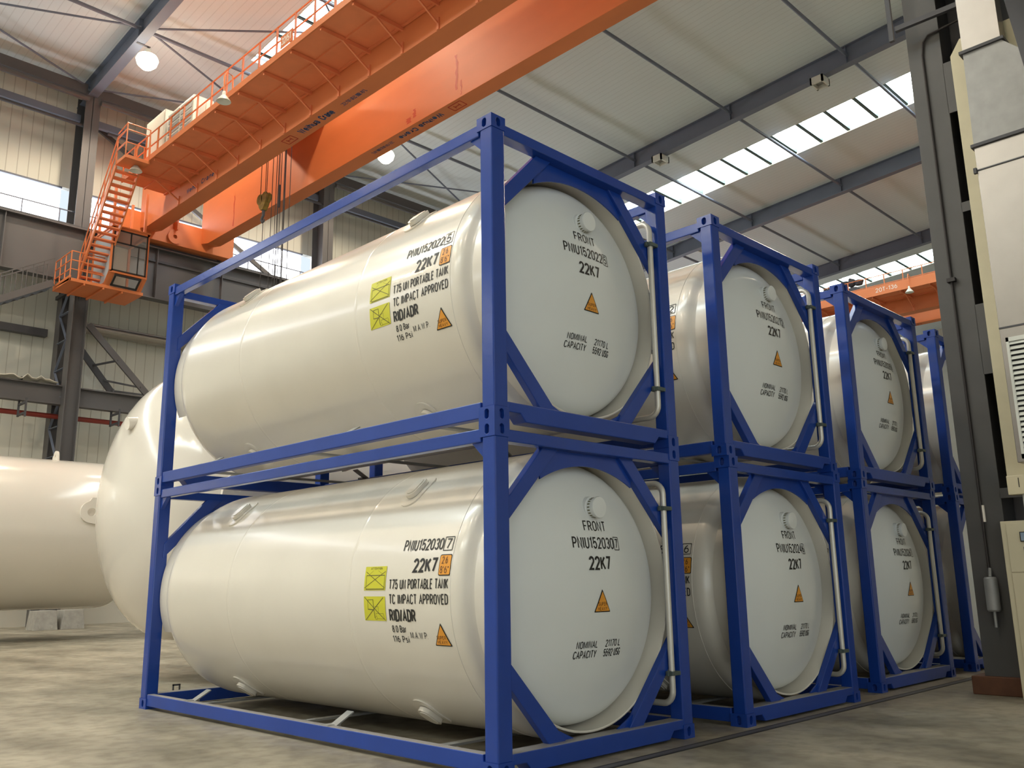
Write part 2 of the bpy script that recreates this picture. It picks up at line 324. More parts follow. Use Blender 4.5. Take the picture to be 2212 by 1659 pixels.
for sx in SKYX:
    nwin += 1
    mb = MB(); slab(mb, sx - SW - 0.1, sx + SW + 0.1, SY0 - .1, SY1 + .1, LZ + 0.42, 0.04)
    wn = struct(mb.build('window_%d' % nwin, M['sky']))
    for a in (-1, 1):
        fr = MB(); x = sx + a * (SW - 0.03)
        for y0_, y1_ in ((SY0, SY1),):
            fr.add([(x-.02,y0_,roof(y0_)+LZ),(x+.02,y0_,roof(y0_)+LZ),(x+.02,y1_,roof(y1_)+LZ),(x-.02,y1_,roof(y1_)+LZ),
                    (x-.02,y0_,roof(y0_)+LZ+.42),(x+.02,y0_,roof(y0_)+LZ+.42),(x+.02,y1_,roof(y1_)+LZ+.42),(x-.02,y1_,roof(y1_)+LZ+.42)],
                   [(0,3,2,1),(4,5,6,7),(0,1,5,4),(1,2,6,5),(2,3,7,6),(3,0,4,7)])
        fr.build('window_curb', M['whitebox'], wn)
    y = 25.9
    while y > 1.2:
        if sx > 0:
            b_ = MB(); z = roof(y) + LZ + 0.05
            b_.box(sx-SW, sx+SW, y-.035, y-.015, z, z+.28); b_.box(sx-SW, sx+SW, y-.035, y+.13, z, z+.03)
            b_.build('glazing_bar', M['purlin'], wn)
        y -= 1.49
# walls
mb = MB()
mb.box(XMIN, XMAX, YB, YB + .3, 0, 16.45); mb.box(XMIN, XMAX, YB, YB + .3, 18.1, 22.6)
struct(mb.build('wall_back', M['wall']))
mb = MB(); mb.box(XMIN, XMAX, YMIN - .3, YMIN, 0, 26.2)
struct(mb.build('wall_front', M['wall']))
mb = MB(); mb.box(XMIN - .3, XMIN, YMIN, YB, 0, 26.2)
struct(mb.build('wall_left', M['wall_y']))
struct(MB().box(XMAX, XMAX + .3, YMIN, YB, 0, 26.2).build('wall_right', M['wall_y']))
struct(MB().box(XMIN, XMAX, YB - 0.12, YB - 0.002, 0, 1.0).build('trim_1', M['plastic']))
for i in range(-4, 6):
    nwin += 1; xa = X0R + BAY * i + 0.3; xb = xa + BAY - 0.6
    if xb > XMAX: xb = XMAX
    if xa < XMIN: xa = XMIN
    wn = struct(MB().box(xa, xb, YB + .12, YB + .16, 16.4, 18.15).build('window_%d' % nwin, M['win']))
    if i >= -1:
        for z0_ in (16.45, 18.02): MB().box(xa, xb, YB - .03, YB + .1, z0_, z0_ + .08).build('window_frame', M['steel'], wn)

struct(MB().box(-34, -1, YMIN + .01, YMIN + .03, 0, 9).build('fill_panel_1', M['fill_glow']))  # unseen glowing panel added to light the tank fronts
struct(MB().box(XMIN + .01, XMIN + .03, -19, 8, 0, 9).build('fill_panel_2', M['fill_glow_left']))  # unseen glowing panel added to light the tank sides from the left

# roof beams, struts, bracing
RAFT = {i: X0R + BAY * i for i in range(-3, 6)}
place = {-1: 'one bay left of the near steel column, out above the photographer', 0: 'at upper left, its end over the lit lamp', 1: 'partly hidden above the orange crane girder', 2: 'first complete one right of the orange crane, with white fixtures', 3: 'second one right of the crane, behind the glowing roof light', 4: 'farthest one, over the distant orange crane', 5: 'last one at the far end of the hall', -2: 'two bays left of the near column', -3: 'three bays left of the near column'}
for i, x in RAFT.items():
    mb = MB()
    def ib(y0, y1):
        for (xa, xb, za, zb) in ((-.19, .19, 0, .025), (-.008, .008, .02, .88), (-.17, .17, .86, .885)):
            mb.add([(x+xa,y0,roof(y0)+za),(x+xb,y0,roof(y0)+za),(x+xb,y1,roof(y1)+za),(x+xa,y1,roof(y1)+za),
                    (x+xa,y0,roof(y0)+zb),(x+xb,y0,roof(y0)+zb),(x+xb,y1,roof(y1)+zb),(x+xa,y1,roof(y1)+zb)],
                   [(0,3,2,1),(4,5,6,7),(0,1,5,4),(1,2,6,5),(2,3,7,6),(3,0,4,7)])
    ib(YMIN, 33.0)
    for y in (3.6, 9.37, 15.2, 20.95, 26.8):
        mb.box(x - .16, x + .16, y - .01, y + .01, roof(y), roof(y) + .86)
    tag(mb.build('roof_beam', M['steel']), 'grey steel roof beam, ' + place.get(i, ''), 'beam', 'roof beams')
SY = (3.6, 9.37, 15.2, 20.95, 26.8)
bayname = {-1: 'left of the lit lamp', 0: 'above the orange crane', 1: 'right of the orange crane', 2: 'under the right-hand roof light', 3: 'over the distant crane'}
yname = {3.6: 'fifth', 9.37: 'fourth', 15.2: 'third', 20.95: 'second', 26.8: 'first'}
for i in range(-1, 4):
    for y in SY:
        t = MB().tube([(RAFT[i] + .02, y, roof(y) + .45), (RAFT[i+1] - .02, y, roof(y) + .45)], 0.075, 8)
        tag(t.build('roof_strut', M['steel'], smooth=True), 'grey roof strut %s, %s from back wall' % (bayname[i], yname[y]), 'strut', 'roof struts')
def rod(a, b, lab):
    t = MB().tube([(a[0], a[1], roof(a[1]) + .47), (b[0], b[1], roof(b[1]) + .47)], 0.045, 6)
    tag(t.build('bracing_rod', M['steel'], smooth=True), lab, 'rod', 'roof bracing')
xA, xB = RAFT[-1] + BAY * 0, RAFT[0]
rod((RAFT[-1], 26.9), (RAFT[0] - .1, 31.9), 'diagonal roof bracing rod left of the lit lamp, running down to the column head')
rod((RAFT[-1], 31.9), (RAFT[0] - .1, 26.7), 'nearly level roof bracing rod left of the lit lamp, meeting the roof beam')
rod((RAFT[0] + .1, 26.7), (RAFT[1], 17.6), 'nearly level roof bracing rod above the lit lamp, running to the roof light')
rod((RAFT[0] + .1, 17.6), (RAFT[1], 26.8), 'steep roof bracing rod crossing by the left-hand roof light')
rod((RAFT[0] + .1, 31.9), (RAFT[1], 26.8), 'level roof bracing rod just above the eaves right of the lit lamp')
rod((RAFT[0] + .1, 26.7), (RAFT[1], 31.9), 'thin roof bracing rod passing behind the lit lamp')
rod((RAFT[1] + .1, 31.9), (RAFT[2], 26.8), 'roof bracing rod seen over the first tank, rising to the right')
rod((RAFT[1] + .1, 26.8), (RAFT[2], 31.9), 'roof bracing rod seen over the first tank, falling to the right')
# columns along the back wall
def wall_column(i, lab):
    x = RAFT[i] + .05; t = thing('steel_column', lab, 'column', (x, 32.2, 0), 'columns along the back wall')
    u = MB(); u.box(-.30, .30, -.5, -.47, 13.0, 21.9); u.box(-.30, .30, .47, .5, 13.0, 21.9); u.box(-.01, .01, -.5, .5, 13.0, 21.9)
    u.build('upper_shaft', M['steel_lt'], t)
    for nm, y0, y1 in (('crane_leg', -1.25, -.75), ('roof_leg', .15, .65)):
        g = MB(); g.box(-.28, -.25, y0, y1, 0, 13.0); g.box(.25, .28, y0, y1, 0, 13.0); g.box(-.26, .26, (y0+y1)/2 - .01, (y0+y1)/2 + .01, 0, 13.0)
        g.build(nm, M['steel_lt'], t)
    for sx in (-.27, .27):
        l = MB(); z = 0.6; k = 0
        while z < 12.4:
            a, b = (-.8, .2) if k % 2 else (.2, -.8)
            l.bar((sx, a, z), (sx, b, z + 1.15), .02, .09, (1, 0, 0)); l.bar((sx, -.8, z), (sx, .2, z), .02, .09, (1, 0, 0)); z += 1.15; k += 1
        l.build('lacing', M['steel'], t)
    c = MB(); c.box(-.36, .36, -1.3, .7, 12.9, 13.05); c.prism([(-1.3, 13.0), (-.5, 13.0), (-.5, 12.2), (-.8, 12.2)], -.03, .03, 'X'); c.build('cap_plate', M['steel_dk'], t)
    return t
for i, l in ((-1, 'grey steel wall column off to the left of the crane cab'), (0, 'grey laced steel column directly below the orange crane cab'), (1, 'grey steel column behind the hoist ropes, beside the bright wall window'), (2, 'grey steel wall column hidden behind the upper tanks'), (3, 'grey steel wall column far down the hall')):
    wall_column(i, l)
# eave members along the back wall
for i in range(-1, 3):
    bl = {-1: 'left of the lit lamp', 0: 'behind the crane control cabinets', 1: 'above the first tank', 2: 'far down the hall'}[i]
    xa, xb = RAFT[i] + .3, RAFT[i+1] - .2
    e = MB(); e.box(xa, xb, 31.75, 31.78, 21.75, 22.2); e.box(xa, xb, 31.78, 32.0, 21.75, 21.78); e.box(xa, xb, 31.78, 32.0, 22.17, 22.2)
    tag(e.build('eave_beam', M['steel_lt']), 'grey channel beam along the eaves ' + bl, 'beam', 'eave beams')
    t = MB().tube([(xa, 31.5, 21.42), (xb, 31.5, 21.42)], .11, 10)
    tag(t.build('eave_pipe', M['steel_lt'], smooth=True), 'pale round pipe below the eaves ' + bl, 'pipe', 'eave pipes')
    t = MB(); t.box(xa, xb, 32.3, 32.5, 20.7, 21.0)
    tag(t.build('wall_girt', M['steel']), 'dark grey girt along the top of the back wall ' + bl, 'beam', 'wall girts')
    t = MB().tube([(xa + .5, 31.9, 20.35), (xb, 31.9, 20.35)], .07, 8)
    tag(t.build('conduit', M['steel_dk'], smooth=True), 'thin dark conduit under the eaves ' + bl, 'pipe', 'eave conduits')
b_ = MB().bar((RAFT[0] + .3, 32.9, 21.2), (RAFT[1] - .2, 32.9, 15.0), .12, .2)
tag(b_.build('wall_brace', M['steel_lt']), 'long diagonal brace across the back wall behind the crane', 'brace')
# runway beam
r = thing('crane_runway', 'deep grey steel crane runway beam along the back wall under the orange crane', 'beam', (0, 0, 0))
g = MB(); g.box(-20, 75, 31.10, 31.14, 13.25, 15.4); g.box(-20, 75, 30.85, 31.4, 15.4, 15.45); g.box(-20, 75, 30.9, 31.35, 13.2, 13.25)
g.build('runway_girder', M['steel_lt'], r)
for i in range(-3, 14):
    x = RAFT[0] + i * BAY / 4
    MB().box(x - .015, x + .015, 30.9, 31.1, 13.25, 15.4).build('stiffener', M['steel_lt'], r)
g = MB(); g.box(-20, 75, 31.06, 31.18, 15.45, 15.6); g.build('rail', M['steel_dk'], r)
g = MB()
g.box(-20, 75, 31.4, 32.2, 15.4, 15.46)
g.build('service_walkway', M['steel_dk'], r)
h = MB()
for i in range(0, 40):
    x = -2 + i * 1.4; h.bar((x, 32.0, 15.45), (x, 32.0, 16.5), .04, .04)
h.bar((-2, 32.0, 16.5), (54, 32.0, 16.5), .04, .04); h.bar((-2, 32.0, 15.95), (54, 32.0, 15.95), .03, .03)
h.build('handrail', M['steel'], r)
h = MB(); h.box(RAFT[0], 60, 31.02, 31.06, 14.85, 14.95); h.build('conductor_bar', M['steel_dk'], r)

# things on the lower wall
t = MB().tube([(7.8, 33.0, 12.0), (18.6, 33.0, 12.0)], .24, 14)
tag(t.build('air_duct', M['galv'], smooth=True), 'shiny silver round duct along the back wall right of the laced column', 'duct')
t = MB().box(-6, 6.7, 32.95, 33.25, 11.35, 11.65); tag(t.build('wall_girt', M['steel_dk']), 'dark girt across the back wall left of the laced column', 'beam')
t = MB(); t.box(-8, 40, 31.4, 31.44, 8.35, 9.05); t.box(-8, 40, 31.25, 31.6, 9.03, 9.08); t.box(-8, 40, 31.25, 31.6, 8.32, 8.37)
tag(t.build('pipe_rack_beam', M['steel_lt']), 'long grey beam across the laced column above the white vessels', 'beam')
t = MB().tube([(-8, 31.9, 7.95), (40, 31.9, 7.95)], .1, 10); tag(t.build('fire_pipe', M['redpipe'], smooth=True), 'dark red pipe under the long grey beam on the back wall', 'pipe')
for k, (x, l) in enumerate(((5.5, 'left of the laced column'), (8.9, 'right of the laced column'))):
    a = MB(); a.bar((x, 31.45, 9.25), (x, 31.45, 7.7), .08, .06); a.bar((x, 31.45, 8.15), (x, 30.6, 8.15), .06, .08); a.bar((x, 31.45, 7.75), (x, 30.6, 7.75), .06, .08); a.bar((x, 30.6, 7.6), (x, 30.6, 8.3), .06, .06)
    tag(a.build('pipe_bracket', M['steel_dk']), 'dark open bracket hanging from the long grey beam ' + l, 'bracket', 'pipe brackets')
b_ = thing('lattice_brace', 'grey double diagonal brace running down to the right from the laced column', 'brace', (0, 0, 0))
MB().bar((7.75, 31.55, 11.75), (10.3, 31.55, 9.25), .1, .26).build('brace_chord', M['steel_lt'], b_)
MB().bar((7.6, 32.6, 11.3), (9.9, 32.6, 8.6), .1, .26).build('brace_chord', M['steel_dk'], b_)
l = MB()
for s0, s1 in ((.35, .45), (.55, .8), (.7, .9)):
    l.bar((7.75 + 2.85*s1, 31.5, 11.75 - 2.85*s1), (7.6 + 2.3*s0, 32.6, 11.3 - 2.7*s0), .07, .07)
l.build('lacing', M['steel_dk'], b_)
t = MB(); random.seed(3); n = 14
g = [(4.5 + 2.2*i/n, 31.1 + .5*j, 9.1 + (.05 + .22*random.random()*math.sin(math.pi*i/n)) * (1 if j < 2 else .3)) for j in range(3) for i in range(n+1)]
t.add(g, [(j*(n+1)+i, j*(n+1)+i+1, (j+1)*(n+1)+i+1, (j+1)*(n+1)+i) for j in range(2) for i in range(n)])
o = t.build('polythene_sheet', M['plastic'], smooth=True); md = o.modifiers.new('s', 'SOLIDIFY'); md.thickness = .03
tag(o, 'crumpled pale sheet lying on the long grey beam left of the laced column', 'sheet')
# access stair up to the runway at left
s_ = thing('access_stair', 'grey steel stair with railing climbing to the crane cab landing at left', 'stairs', (0, 0, 0))
A0, A1 = Vector((1.6, 30.1, 10.2)), Vector((5.85, 30.1, 12.72))
MB().bar(A0, A1, .06, .25).build('stringer', M['steel_lt'], s_); MB().bar(A0 + Vector((0, .8, 0)), A1 + Vector((0, .8, 0)), .06, .25).build('stringer', M['steel_lt'], s_)
for dy in (0, .8):
    h = MB(); h.bar(A0 + Vector((0, dy, 1.0)), A1 + Vector((0, dy, 1.0)), .045, .045)
    for k in range(13):
        p = A0 + (A1 - A0) * (k / 12) + Vector((0, dy, 0)); h.bar(p, p + Vector((0, 0, 1.0)), .03, .03)
    h.build('railing', M['steel_lt'], s_)
tr = MB()
for k in range(14):
    p = A0 + (A1 - A0) * (k / 14); tr.box(p.x, p.x + .28, p.y, p.y + .8, p.z, p.z + .03)
tr.build('treads', M['steel'], s_)

# high-bay lamps
def lamp(x, y, lab, on=True, vis=True, arm=False):
    z = roof(y) - 0.552
    t = thing('high_bay_lamp', lab, 'lamp', (x, y, z), 'high-bay lamps')
    if vis:
        MB().tube([(0, 0, .4), (0, 0, .535)], .03, 8).build('hanger', M['steel_dk'], t, True)
        if arm: MB().box(-.45, .08, -.05, .05, .535, .55).build('hanger_arm', M['steel_dk'], t)
        MB().lathe([(.02, .3), (.12, .3), (.14, .16), (.30, -.08), (.31, -.1), (.29, -.1), (.13, .14), (.02, .14)], (0, 0, .12), 'Z', 24).build('reflector', M['lamp_shade'], t, True)
        MB().lathe([(.001, -.42), (.2, -.38), (.36, -.22), (.42, -.02), (.36, .12), (.15, .2), (.001, .2)], (0, 0, 0), 'Z', 20).build('bulb_glare', M['bulb_glare'], t, True)  # globe enlarged so its glow takes in the lamp's glare
    ld = bpy.data.lights.new('lamp_light', 'SPOT'); ld.energy = LAMP_W * (1 if on is True else on); ld.color = LAMP_COL; ld.shadow_soft_size = .25; ld.spot_size = math.radians(165); ld.spot_blend = 0.25
    lo = bpy.data.objects.new('lamp_light', ld); COL.objects.link(lo); lo.parent = t; lo.location = (0, 0, -.5)
lamp(RAFT[0] + .35, 27.05, 'big glowing high-bay lamp at upper left below the roof beam', 1.2, arm=True)
lamp(RAFT[1] + .15, 27.1, 'small glowing lamp seen at the lower edge of the orange crane girder', 1.2, arm=True)
for x, y, p_ in ((RAFT[-1], 19, .9), (RAFT[-2], 19, 1), (RAFT[-3], 19, 1), (RAFT[-1], 9, 1.2), (RAFT[-2], 9, 1.4), (RAFT[-3], 9, 1), (RAFT[-1], -1, 1), (RAFT[-2], -1, 1.2), (RAFT[-1], 27, 1), (RAFT[-2], 27, .8), (RAFT[0], 18.5, 1.0), (RAFT[2], -2.5, 2), (RAFT[3], -2.5, 2)):  # unseen lamps added to warm the left side and brighten the far crane
    lamp(x, y, 'added high-bay lamp, unseen above the frame, on a roof beam', p_)
for k, (y, l) in enumerate(((10.7, 'nearer the right-hand column'), (19.4, 'nearer the first stack of tanks'))):
    x = RAFT[2]; z = roof(y)
    t = thing('beam_light_fitting', 'small unlit white light fitting under the roof beam, ' + l, 'lamp', (x, y, z - .12), 'unlit fittings')
    f = MB(); f.box(-.35, .35, -.3, -.22, -.2, .12); f.box(-.35, .35, .22, .3, -.2, .12); f.box(-.35, -.27, -.3, .3, -.2, .12); f.box(.27, .35, -.3, .3, -.2, .12); f.build('housing', M['lamp_shade'], t)
    MB().box(-.27, .27, -.22, .22, -.02, .02).build('diffuser', M['galv_matt'], t)

# ================================================================== TANK CONTAINERS
W, L, H, CX, CZ, R = 2.438, 6.058, 2.591, 1.219, 1.30, 1.20
YA, RC = 0.02, 2.4                                  # dome apex and crown radius
def dome_y(x, z):
    r2 = (x - CX) ** 2 + (z - CZ) ** 2; return YA + RC - math.sqrt(max(RC * RC - r2, 0.01))
def dome_profile():
    pr = [(r, YA + RC - math.sqrt(RC*RC - r*r)) for r in [0.001] + [0.955 * i / 16 for i in range(1, 17)]]
    y0 = pr[-1][1]; p0, p1, p2 = (0.955, y0), (1.095, y0 + 0.0607), (1.102, 0.47)
    for i in range(1, 11):
        t = i / 10; pr.append(((1-t)**2*p0[0] + 2*t*(1-t)*p1[0] + t*t*p2[0], (1-t)**2*p0[1] + 2*t*(1-t)*p1[1] + t*t*p2[1]))
    return pr
def casting(top, sx, sy):
    """corner casting with an oval slot through each outward face and the top or bottom one"""
    a, b, c = .162, .178, .118; mb = MB()
    def face(P, w_, h_, hw, hh):
        n = 28; inner = []; outer = []
        for k in range(n):
            t = 2*math.pi*k/n; cs, sn = math.cos(t), math.sin(t)
            r = hw / 2; e = hh/2 - r; inner.append((cs*r, sn*r + (e if sn > 0 else -e if sn < 0 else 0)))
            q = min(w_/2/abs(cs) if abs(cs) > 1e-6 else 9, h_/2/abs(sn) if abs(sn) > 1e-6 else 9); outer.append((cs*q, sn*q))
        for k in range(n):                                       # square the corners of the outer ring
            x, y = outer[k]
            for X in (-w_/2, w_/2):
                for Y in (-h_/2, h_/2):
                    if abs(x-X) + abs(y-Y) < min(w_, h_) * .125 * 1.2 and k == min(range(n), key=lambda j: abs(outer[j][0]-X) + abs(outer[j][1]-Y)): outer[k] = (X, Y)
        pts = [P(x, y, 0) for x, y in outer] + [P(x, y, 0) for x, y in inner] + [P(x, y, .045) for x, y in inner]
        fs = [(k, (k+1) % n, n+(k+1) % n, n+k) for k in range(n)] + [(n+k, n+(k+1) % n, 2*n+(k+1) % n, 2*n+k) for k in range(n)] + [tuple(range(2*n, 3*n))]
        mb.add(pts, fs)
    X = 0 if sx < 0 else W; Y = 0 if sy < 0 else L; z0 = H - c if top else 0
    x0, x1 = (0, a) if sx < 0 else (W - a, W); y0, y1 = (0, b) if sy < 0 else (L - b, L); zc = z0 + c/2
    face(lambda u, v, d: (X - sx*d, (y0+y1)/2 + u, zc + v), b, c, .05, .078)
    face(lambda u, v, d: ((x0+x1)/2 + u, Y - sy*d, zc + v), a, c, .05, .078)
    xi, yi = (x1 if sx < 0 else x0), (y1 if sy < 0 else y0)
    mb.add([(xi,y0,z0),(xi,y1,z0),(xi,y1,z0+c),(xi,y0,z0+c)], [(0,1,2,3)])
    mb.add([(x0,yi,z0),(x1,yi,z0),(x1,yi,z0+c),(x0,yi,z0+c)], [(0,1,2,3)])
    for z in (z0, z0 + c): mb.add([(x0,y0,z),(x1,y0,z),(x1,y1,z),(x0,y1,z)], [(0,1,2,3)])
    return mb
def SIDE(u, v, o=.003):                              # u runs from the far end to the near end (minus world y), v is arc length above the axis
    a = v / R; return (CX - (R+o)*math.cos(a), -u, CZ + (R+o)*math.sin(a))
def FRONT(u, v, o=.003): return (u, dome_y(u, v) - o, v)

def make_container():
    t = bpy.data.objects.new('tank_container', None); COL.objects.link(t)
    for sx in (-1, 1):
        for sy in (-1, 1):
            x0, x1 = (.005, .155) if sx < 0 else (W - .155, W - .005)
            y0, y1 = (.005, .145) if sy < 0 else (L - .145, L - .005)
            MB().box(x0, x1, y0, y1, .11, 2.48).build('corner_post', M['blue'], t, bevel=.012)
            for top in (0, 1): casting(top, sx, sy).build('corner_casting', M['blue'], t, bevel=.004)
    for sy in (0, 1):
        my = (lambda y: y) if sy == 0 else (lambda y: L - y)
        a, b = sorted((my(.008), my(.13))); MB().box(.15, W-.15, a, b, 2.44, 2.535).build('top_end_rail', M['blue'], t, bevel=.008)
        a, b = sorted((my(.008), my(.16)))
        MB().prism([(.15, .165), (.15, .085), (.30, .085), (.36, .02), (W-.36, .02), (W-.30, .085), (W-.15, .085), (W-.15, .165)], a, b).build('bottom_end_rail', M['blue_dusty'], t, bevel=.008)
        a, b = sorted((my(.085), my(.155)))
        top_p = [(.10, 1.72), (.10, 1.89), (.64, 2.46), (.83, 2.46)]; bot_p = [(.10, .91), (.10, .73), (.64, .15), (.83, .15)]
        for P in ((top_p, bot_p) if sy == 0 else (top_p,)):
            for mx in (0, 1):
                MB().prism([((W - x) if mx else x, z) for x, z in P], a, b).build('diagonal_brace', M['blue'], t, bevel=.006)
        arc = []
        for i in range(21):
            x = .62 + (W - 1.24) * i / 20; arc.append((x, 1.025 + math.sqrt(1.31**2 - (x - CX)**2)))
        a, b = sorted((my(.118), my(.134)))
        n = len(arc); mb = MB(); top = [(x, 2.45) for x, z in arc]
        mb.add([(x, a, z) for x, z in arc] + [(x, a, z) for x, z in top] + [(x, b, z) for x, z in arc] + [(x, b, z) for x, z in top],
               [f for i in range(n-1) for f in ((i, i+1, n+i+1, n+i), (2*n+i, 3*n+i, 3*n+i+1, 2*n+i+1), (i, 2*n+i, 2*n+i+1, i+1))])
        mb.build('arch_plate', M['blue'], t)
        if sy == 0:
            for mx in (0, 1): MB().prism([((W - x) if mx else x, z) for x, z in [(.70, .27), (.98, .15), (.68, .15)]], a, b).build('foot_plate', M['blue'], t)
    for sx in (0, 1):
        fx = (lambda x: x) if sx == 0 else (lambda x: W - x)
        a, b = sorted((fx(.012), fx(.10)))
        mb = MB(); mb.box(a, b, .17, L - .17, 2.44, 2.545); mb.build('top_side_rail', M['blue'], t, bevel=.008)
        for y, q in ((.14, 1), (L - .14, -1)): MB().prism([(y, 2.45), (y + .16*q, 2.45), (y, 2.30)], a + .02, b - .02, 'X').build('haunch', M['blue'], t)
        MB().box(a, b, .17, L - .17, .035, .165).build('bottom_side_rail', M['blue_dusty'], t, bevel=.008)
    for y in (.95, 3.0, 5.05):
        MB().bar((.08, y, .10), (W - .08, y, .10), .09, .02).build('base_crossbar', M['galv_matt'], t)
    for y in (2.2, 4.9):
        for x in (.1, W - .1):
            mb = MB(); mb.box(x - .07, x + .07, y - .01, y + .09, .15, .17); mb.bar((x, y, .16), (CX + (x - CX) * .84, y, .26), .10, .012)
            mb.build('saddle_plate', M['galv_matt'], t)
    # the vessel
    sh = [(R*1.0, .56), (R, .50), (R - .004, .46), (R - .016, .425), (R - .035, .395), (R - .06, .37), (R - .072, .34)]
    pr = sh[::-1] + [(R, .6)] + [q for y_ in (1.9, 4.1) for q in ((R, y_ - .03), (R, y_ - .008), (R + .0015, y_ - .003), (R + .0015, y_ + .003), (R, y_ + .008), (R, y_ + .03))] + [(R, 5.44), (R, 5.5), (R - .01, 5.56), (R - .03, 5.62), (R - .07, 5.68)]
    shell = MB().lathe(pr, (CX, 0, CZ), 'Y', 96).build('tank_shell', M['tank'], t, True, ang=50)
    MB().lathe([(R, .538), (R + .0035, .54), (R + .0035, .546), (R, .548)], (CX, 0, CZ), 'Y', 96).build('weld_seam', M['tank'], shell, True)
    MB().lathe([(1.128, .345), (1.128, .16), (1.118, .155), (1.11, .16), (1.11, .50)], (CX, 0, CZ), 'Y', 96).build('front_skirt', M['tank'], t, True, ang=50)
    MB().lathe(dome_profile(), (CX, 0, CZ), 'Y', 96).build('front_dome', M['dome'], t, True, ang=60)
    MB().lathe([(r, L - y) for r, y in dome_profile()], (CX, 0, CZ), 'Y', 72).build('rear_dome', M['dome'], t, True, ang=60)
    MB().lathe([(1.128, 5.64), (1.128, 5.90), (1.11, 5.90), (1.11, 5.45)], (CX, 0, CZ), 'Y', 72, math.radians(-23), math.radians(203)).build('rear_skirt', M['tank'], t, True, ang=50)
    for y in (1.43, 4.6):
        for a in (48, -58, 132, 238):
            ar = math.radians(a)
            if a in (-58, 238) : pass
            mb = MB(); n = 24
            nrm = Vector((-math.cos(ar), 0, math.sin(ar))); tan = Vector((math.sin(ar), 0, math.cos(ar))); ctr = Vector((CX, y, CZ))
            for (hw, hh, o0, o1) in ((.13, .21, -.004, .012), (.075, .125, .012, .05), (.055, .10, .05, .058)):
                ring = []
                for k in range(n):
                    q = 2*math.pi*k/n; r_ = hw; e = hh - hw
                    ring.append((math.cos(q)*r_, math.sin(q)*r_ + (e if math.sin(q) > 1e-9 else -e if math.sin(q) < -1e-9 else 0)))
                def P(u, v, o):
                    aa = ar + v / R; return (CX - (R+o)*math.cos(aa), y + u, CZ + (R+o)*math.sin(aa))
                mb.add([P(u, v, o0) for u, v in ring] + [P(u, v, o1) for u, v in ring] + [P(0, 0, o1)],
                       [(k, (k+1) % n, n+(k+1) % n, n+k) for k in range(n)] + [(n+k, n+(k+1) % n, 2*n) for k in range(n)])
            mb.build('support_boss', M['tank'], t, True, ang=40)
    # pressure plug on the dome
    zc, xc = 1.985, CX + .03
    cap = MB().lathe([(.098, .22), (.098, .105), (.084, .10), (.084, .05), (.090, .047), (.092, .03), (.088, .022), (.001, .016)], (xc, 0, zc), 'Y', 32).build('vacuum_plug', M['dome'], t, True)
    h = MB()
    for k in range(20):
        q = 2*math.pi*k/20; c, s = math.cos(q), math.sin(q)
        h.bar((xc + .0845*c, .066, zc + .0845*s), (xc + .0845*c, .09, zc + .0845*s), .009, .004, (c, 0, s))
    h.build('vent_slots', M['grey_print'], cap)
    # drain pipe at the right-hand post
    px, py, r_ = 2.215, .055, .028
    def bend(c0, c1, n=6): return [c0.lerp(c0, 0)] if False else None
    pts = [(px, .75, 2.26), (px, .16, 2.26)] + [(px, py + .105 - .105*math.sin(q), 2.155 + .105*math.cos(q)) for q in [math.pi/2*i/6 for i in range(7)]]
    pts += [(px, py, 1.2)] + [(px, py + .105 - .105*math.cos(q), .405 - .105*math.sin(q)) for q in [math.pi/2*i/6 for i in range(7)]] + [(px, .16, .30), (px, .75, .30)]
    pp = MB().tube(pts, r_, 14).build('drain_pipe', M['pipe'], t, True, ang=60)
    for z in (2.02, .56):
        c = MB(); c.box(px - .05, W - .14, py - .045, py + .045, z - .018, z + .018); c.box(px - .07, px + .04, py - .012, py + .012, z - .022, z + .022)
        c.build('pipe_clamp', M['clamp'], pp, bevel=.003)
    # markings that are the same on all
    sg = MB(); bl = MB(); br = MB()
    def mark(nm, fn, poly_o, poly_i, words):
        """a vinyl sign: black border, coloured field, dark words"""
        o = MB(); n = len(poly_o)
        def fan(mb, P, off):
            c = (sum(p[0] for p in P)/n, sum(p[1] for p in P)/n); K = 5; m = len(P)
            pts = [fn(c[0], c[1], off)]
            for k in range(1, K+1): pts += [fn(c[0]+(p[0]-c[0])*k/K, c[1]+(p[1]-c[1])*k/K, off) for p in P]
            fs = [(0, 1+i, 1+(i+1) % m) for i in range(m)]
            for k in range(K-1): fs += [(1+k*m+i, 1+(k+1)*m+i, 1+(k+1)*m+(i+1) % m, 1+k*m+(i+1) % m) for i in range(m)]
            mb.add(pts, fs)
        fan(o, poly_o, .003); root = o.build(nm, M['black'], t)
        i_ = MB(); fan(i_, poly_i, .005); i_.build('field', M['amber'], root)
        wd = MB()
        for s, u0, u1, v0, v1 in words: put_text(wd, s, u0, u1, v0, v1, lambda u, v: fn(u, v, .0065), .13)
        wd.build('wording', M['brown_print'], root)
    def rounded(pts, r_):
        out = []; n = len(pts)
        for i in range(n):
            p = Vector(pts[i]); a = (Vector(pts[i-1]) - p).normalized(); b = (Vector(pts[(i+1) % n]) - p).normalized()
            for k in range(5):
                q = k/4; s0 = p + a*r_; s1 = p + b*r_; out.append(tuple((1-q)**2*s0 + 2*q*(1-q)*p + q*q*s1))
        for _ in range(1):                                        # extra points along the edges so the sign follows the curve
            o2 = []
            for i in range(len(out)):
                a, b = Vector(out[i]), Vector(out[(i+1) % len(out)]); o2.append(tuple(a))
                if (b-a).length > .05: o2 += [tuple(a.lerp(b, q)) for q in (.25, .5, .75)]
            out = o2
        return out
    tri = lambda u0, u1, um, v0, v1, d, e: rounded([(u0+d*1.6, v0+d), (u1-d*1.6, v0+d), (um, v1-d*2.2)], e)
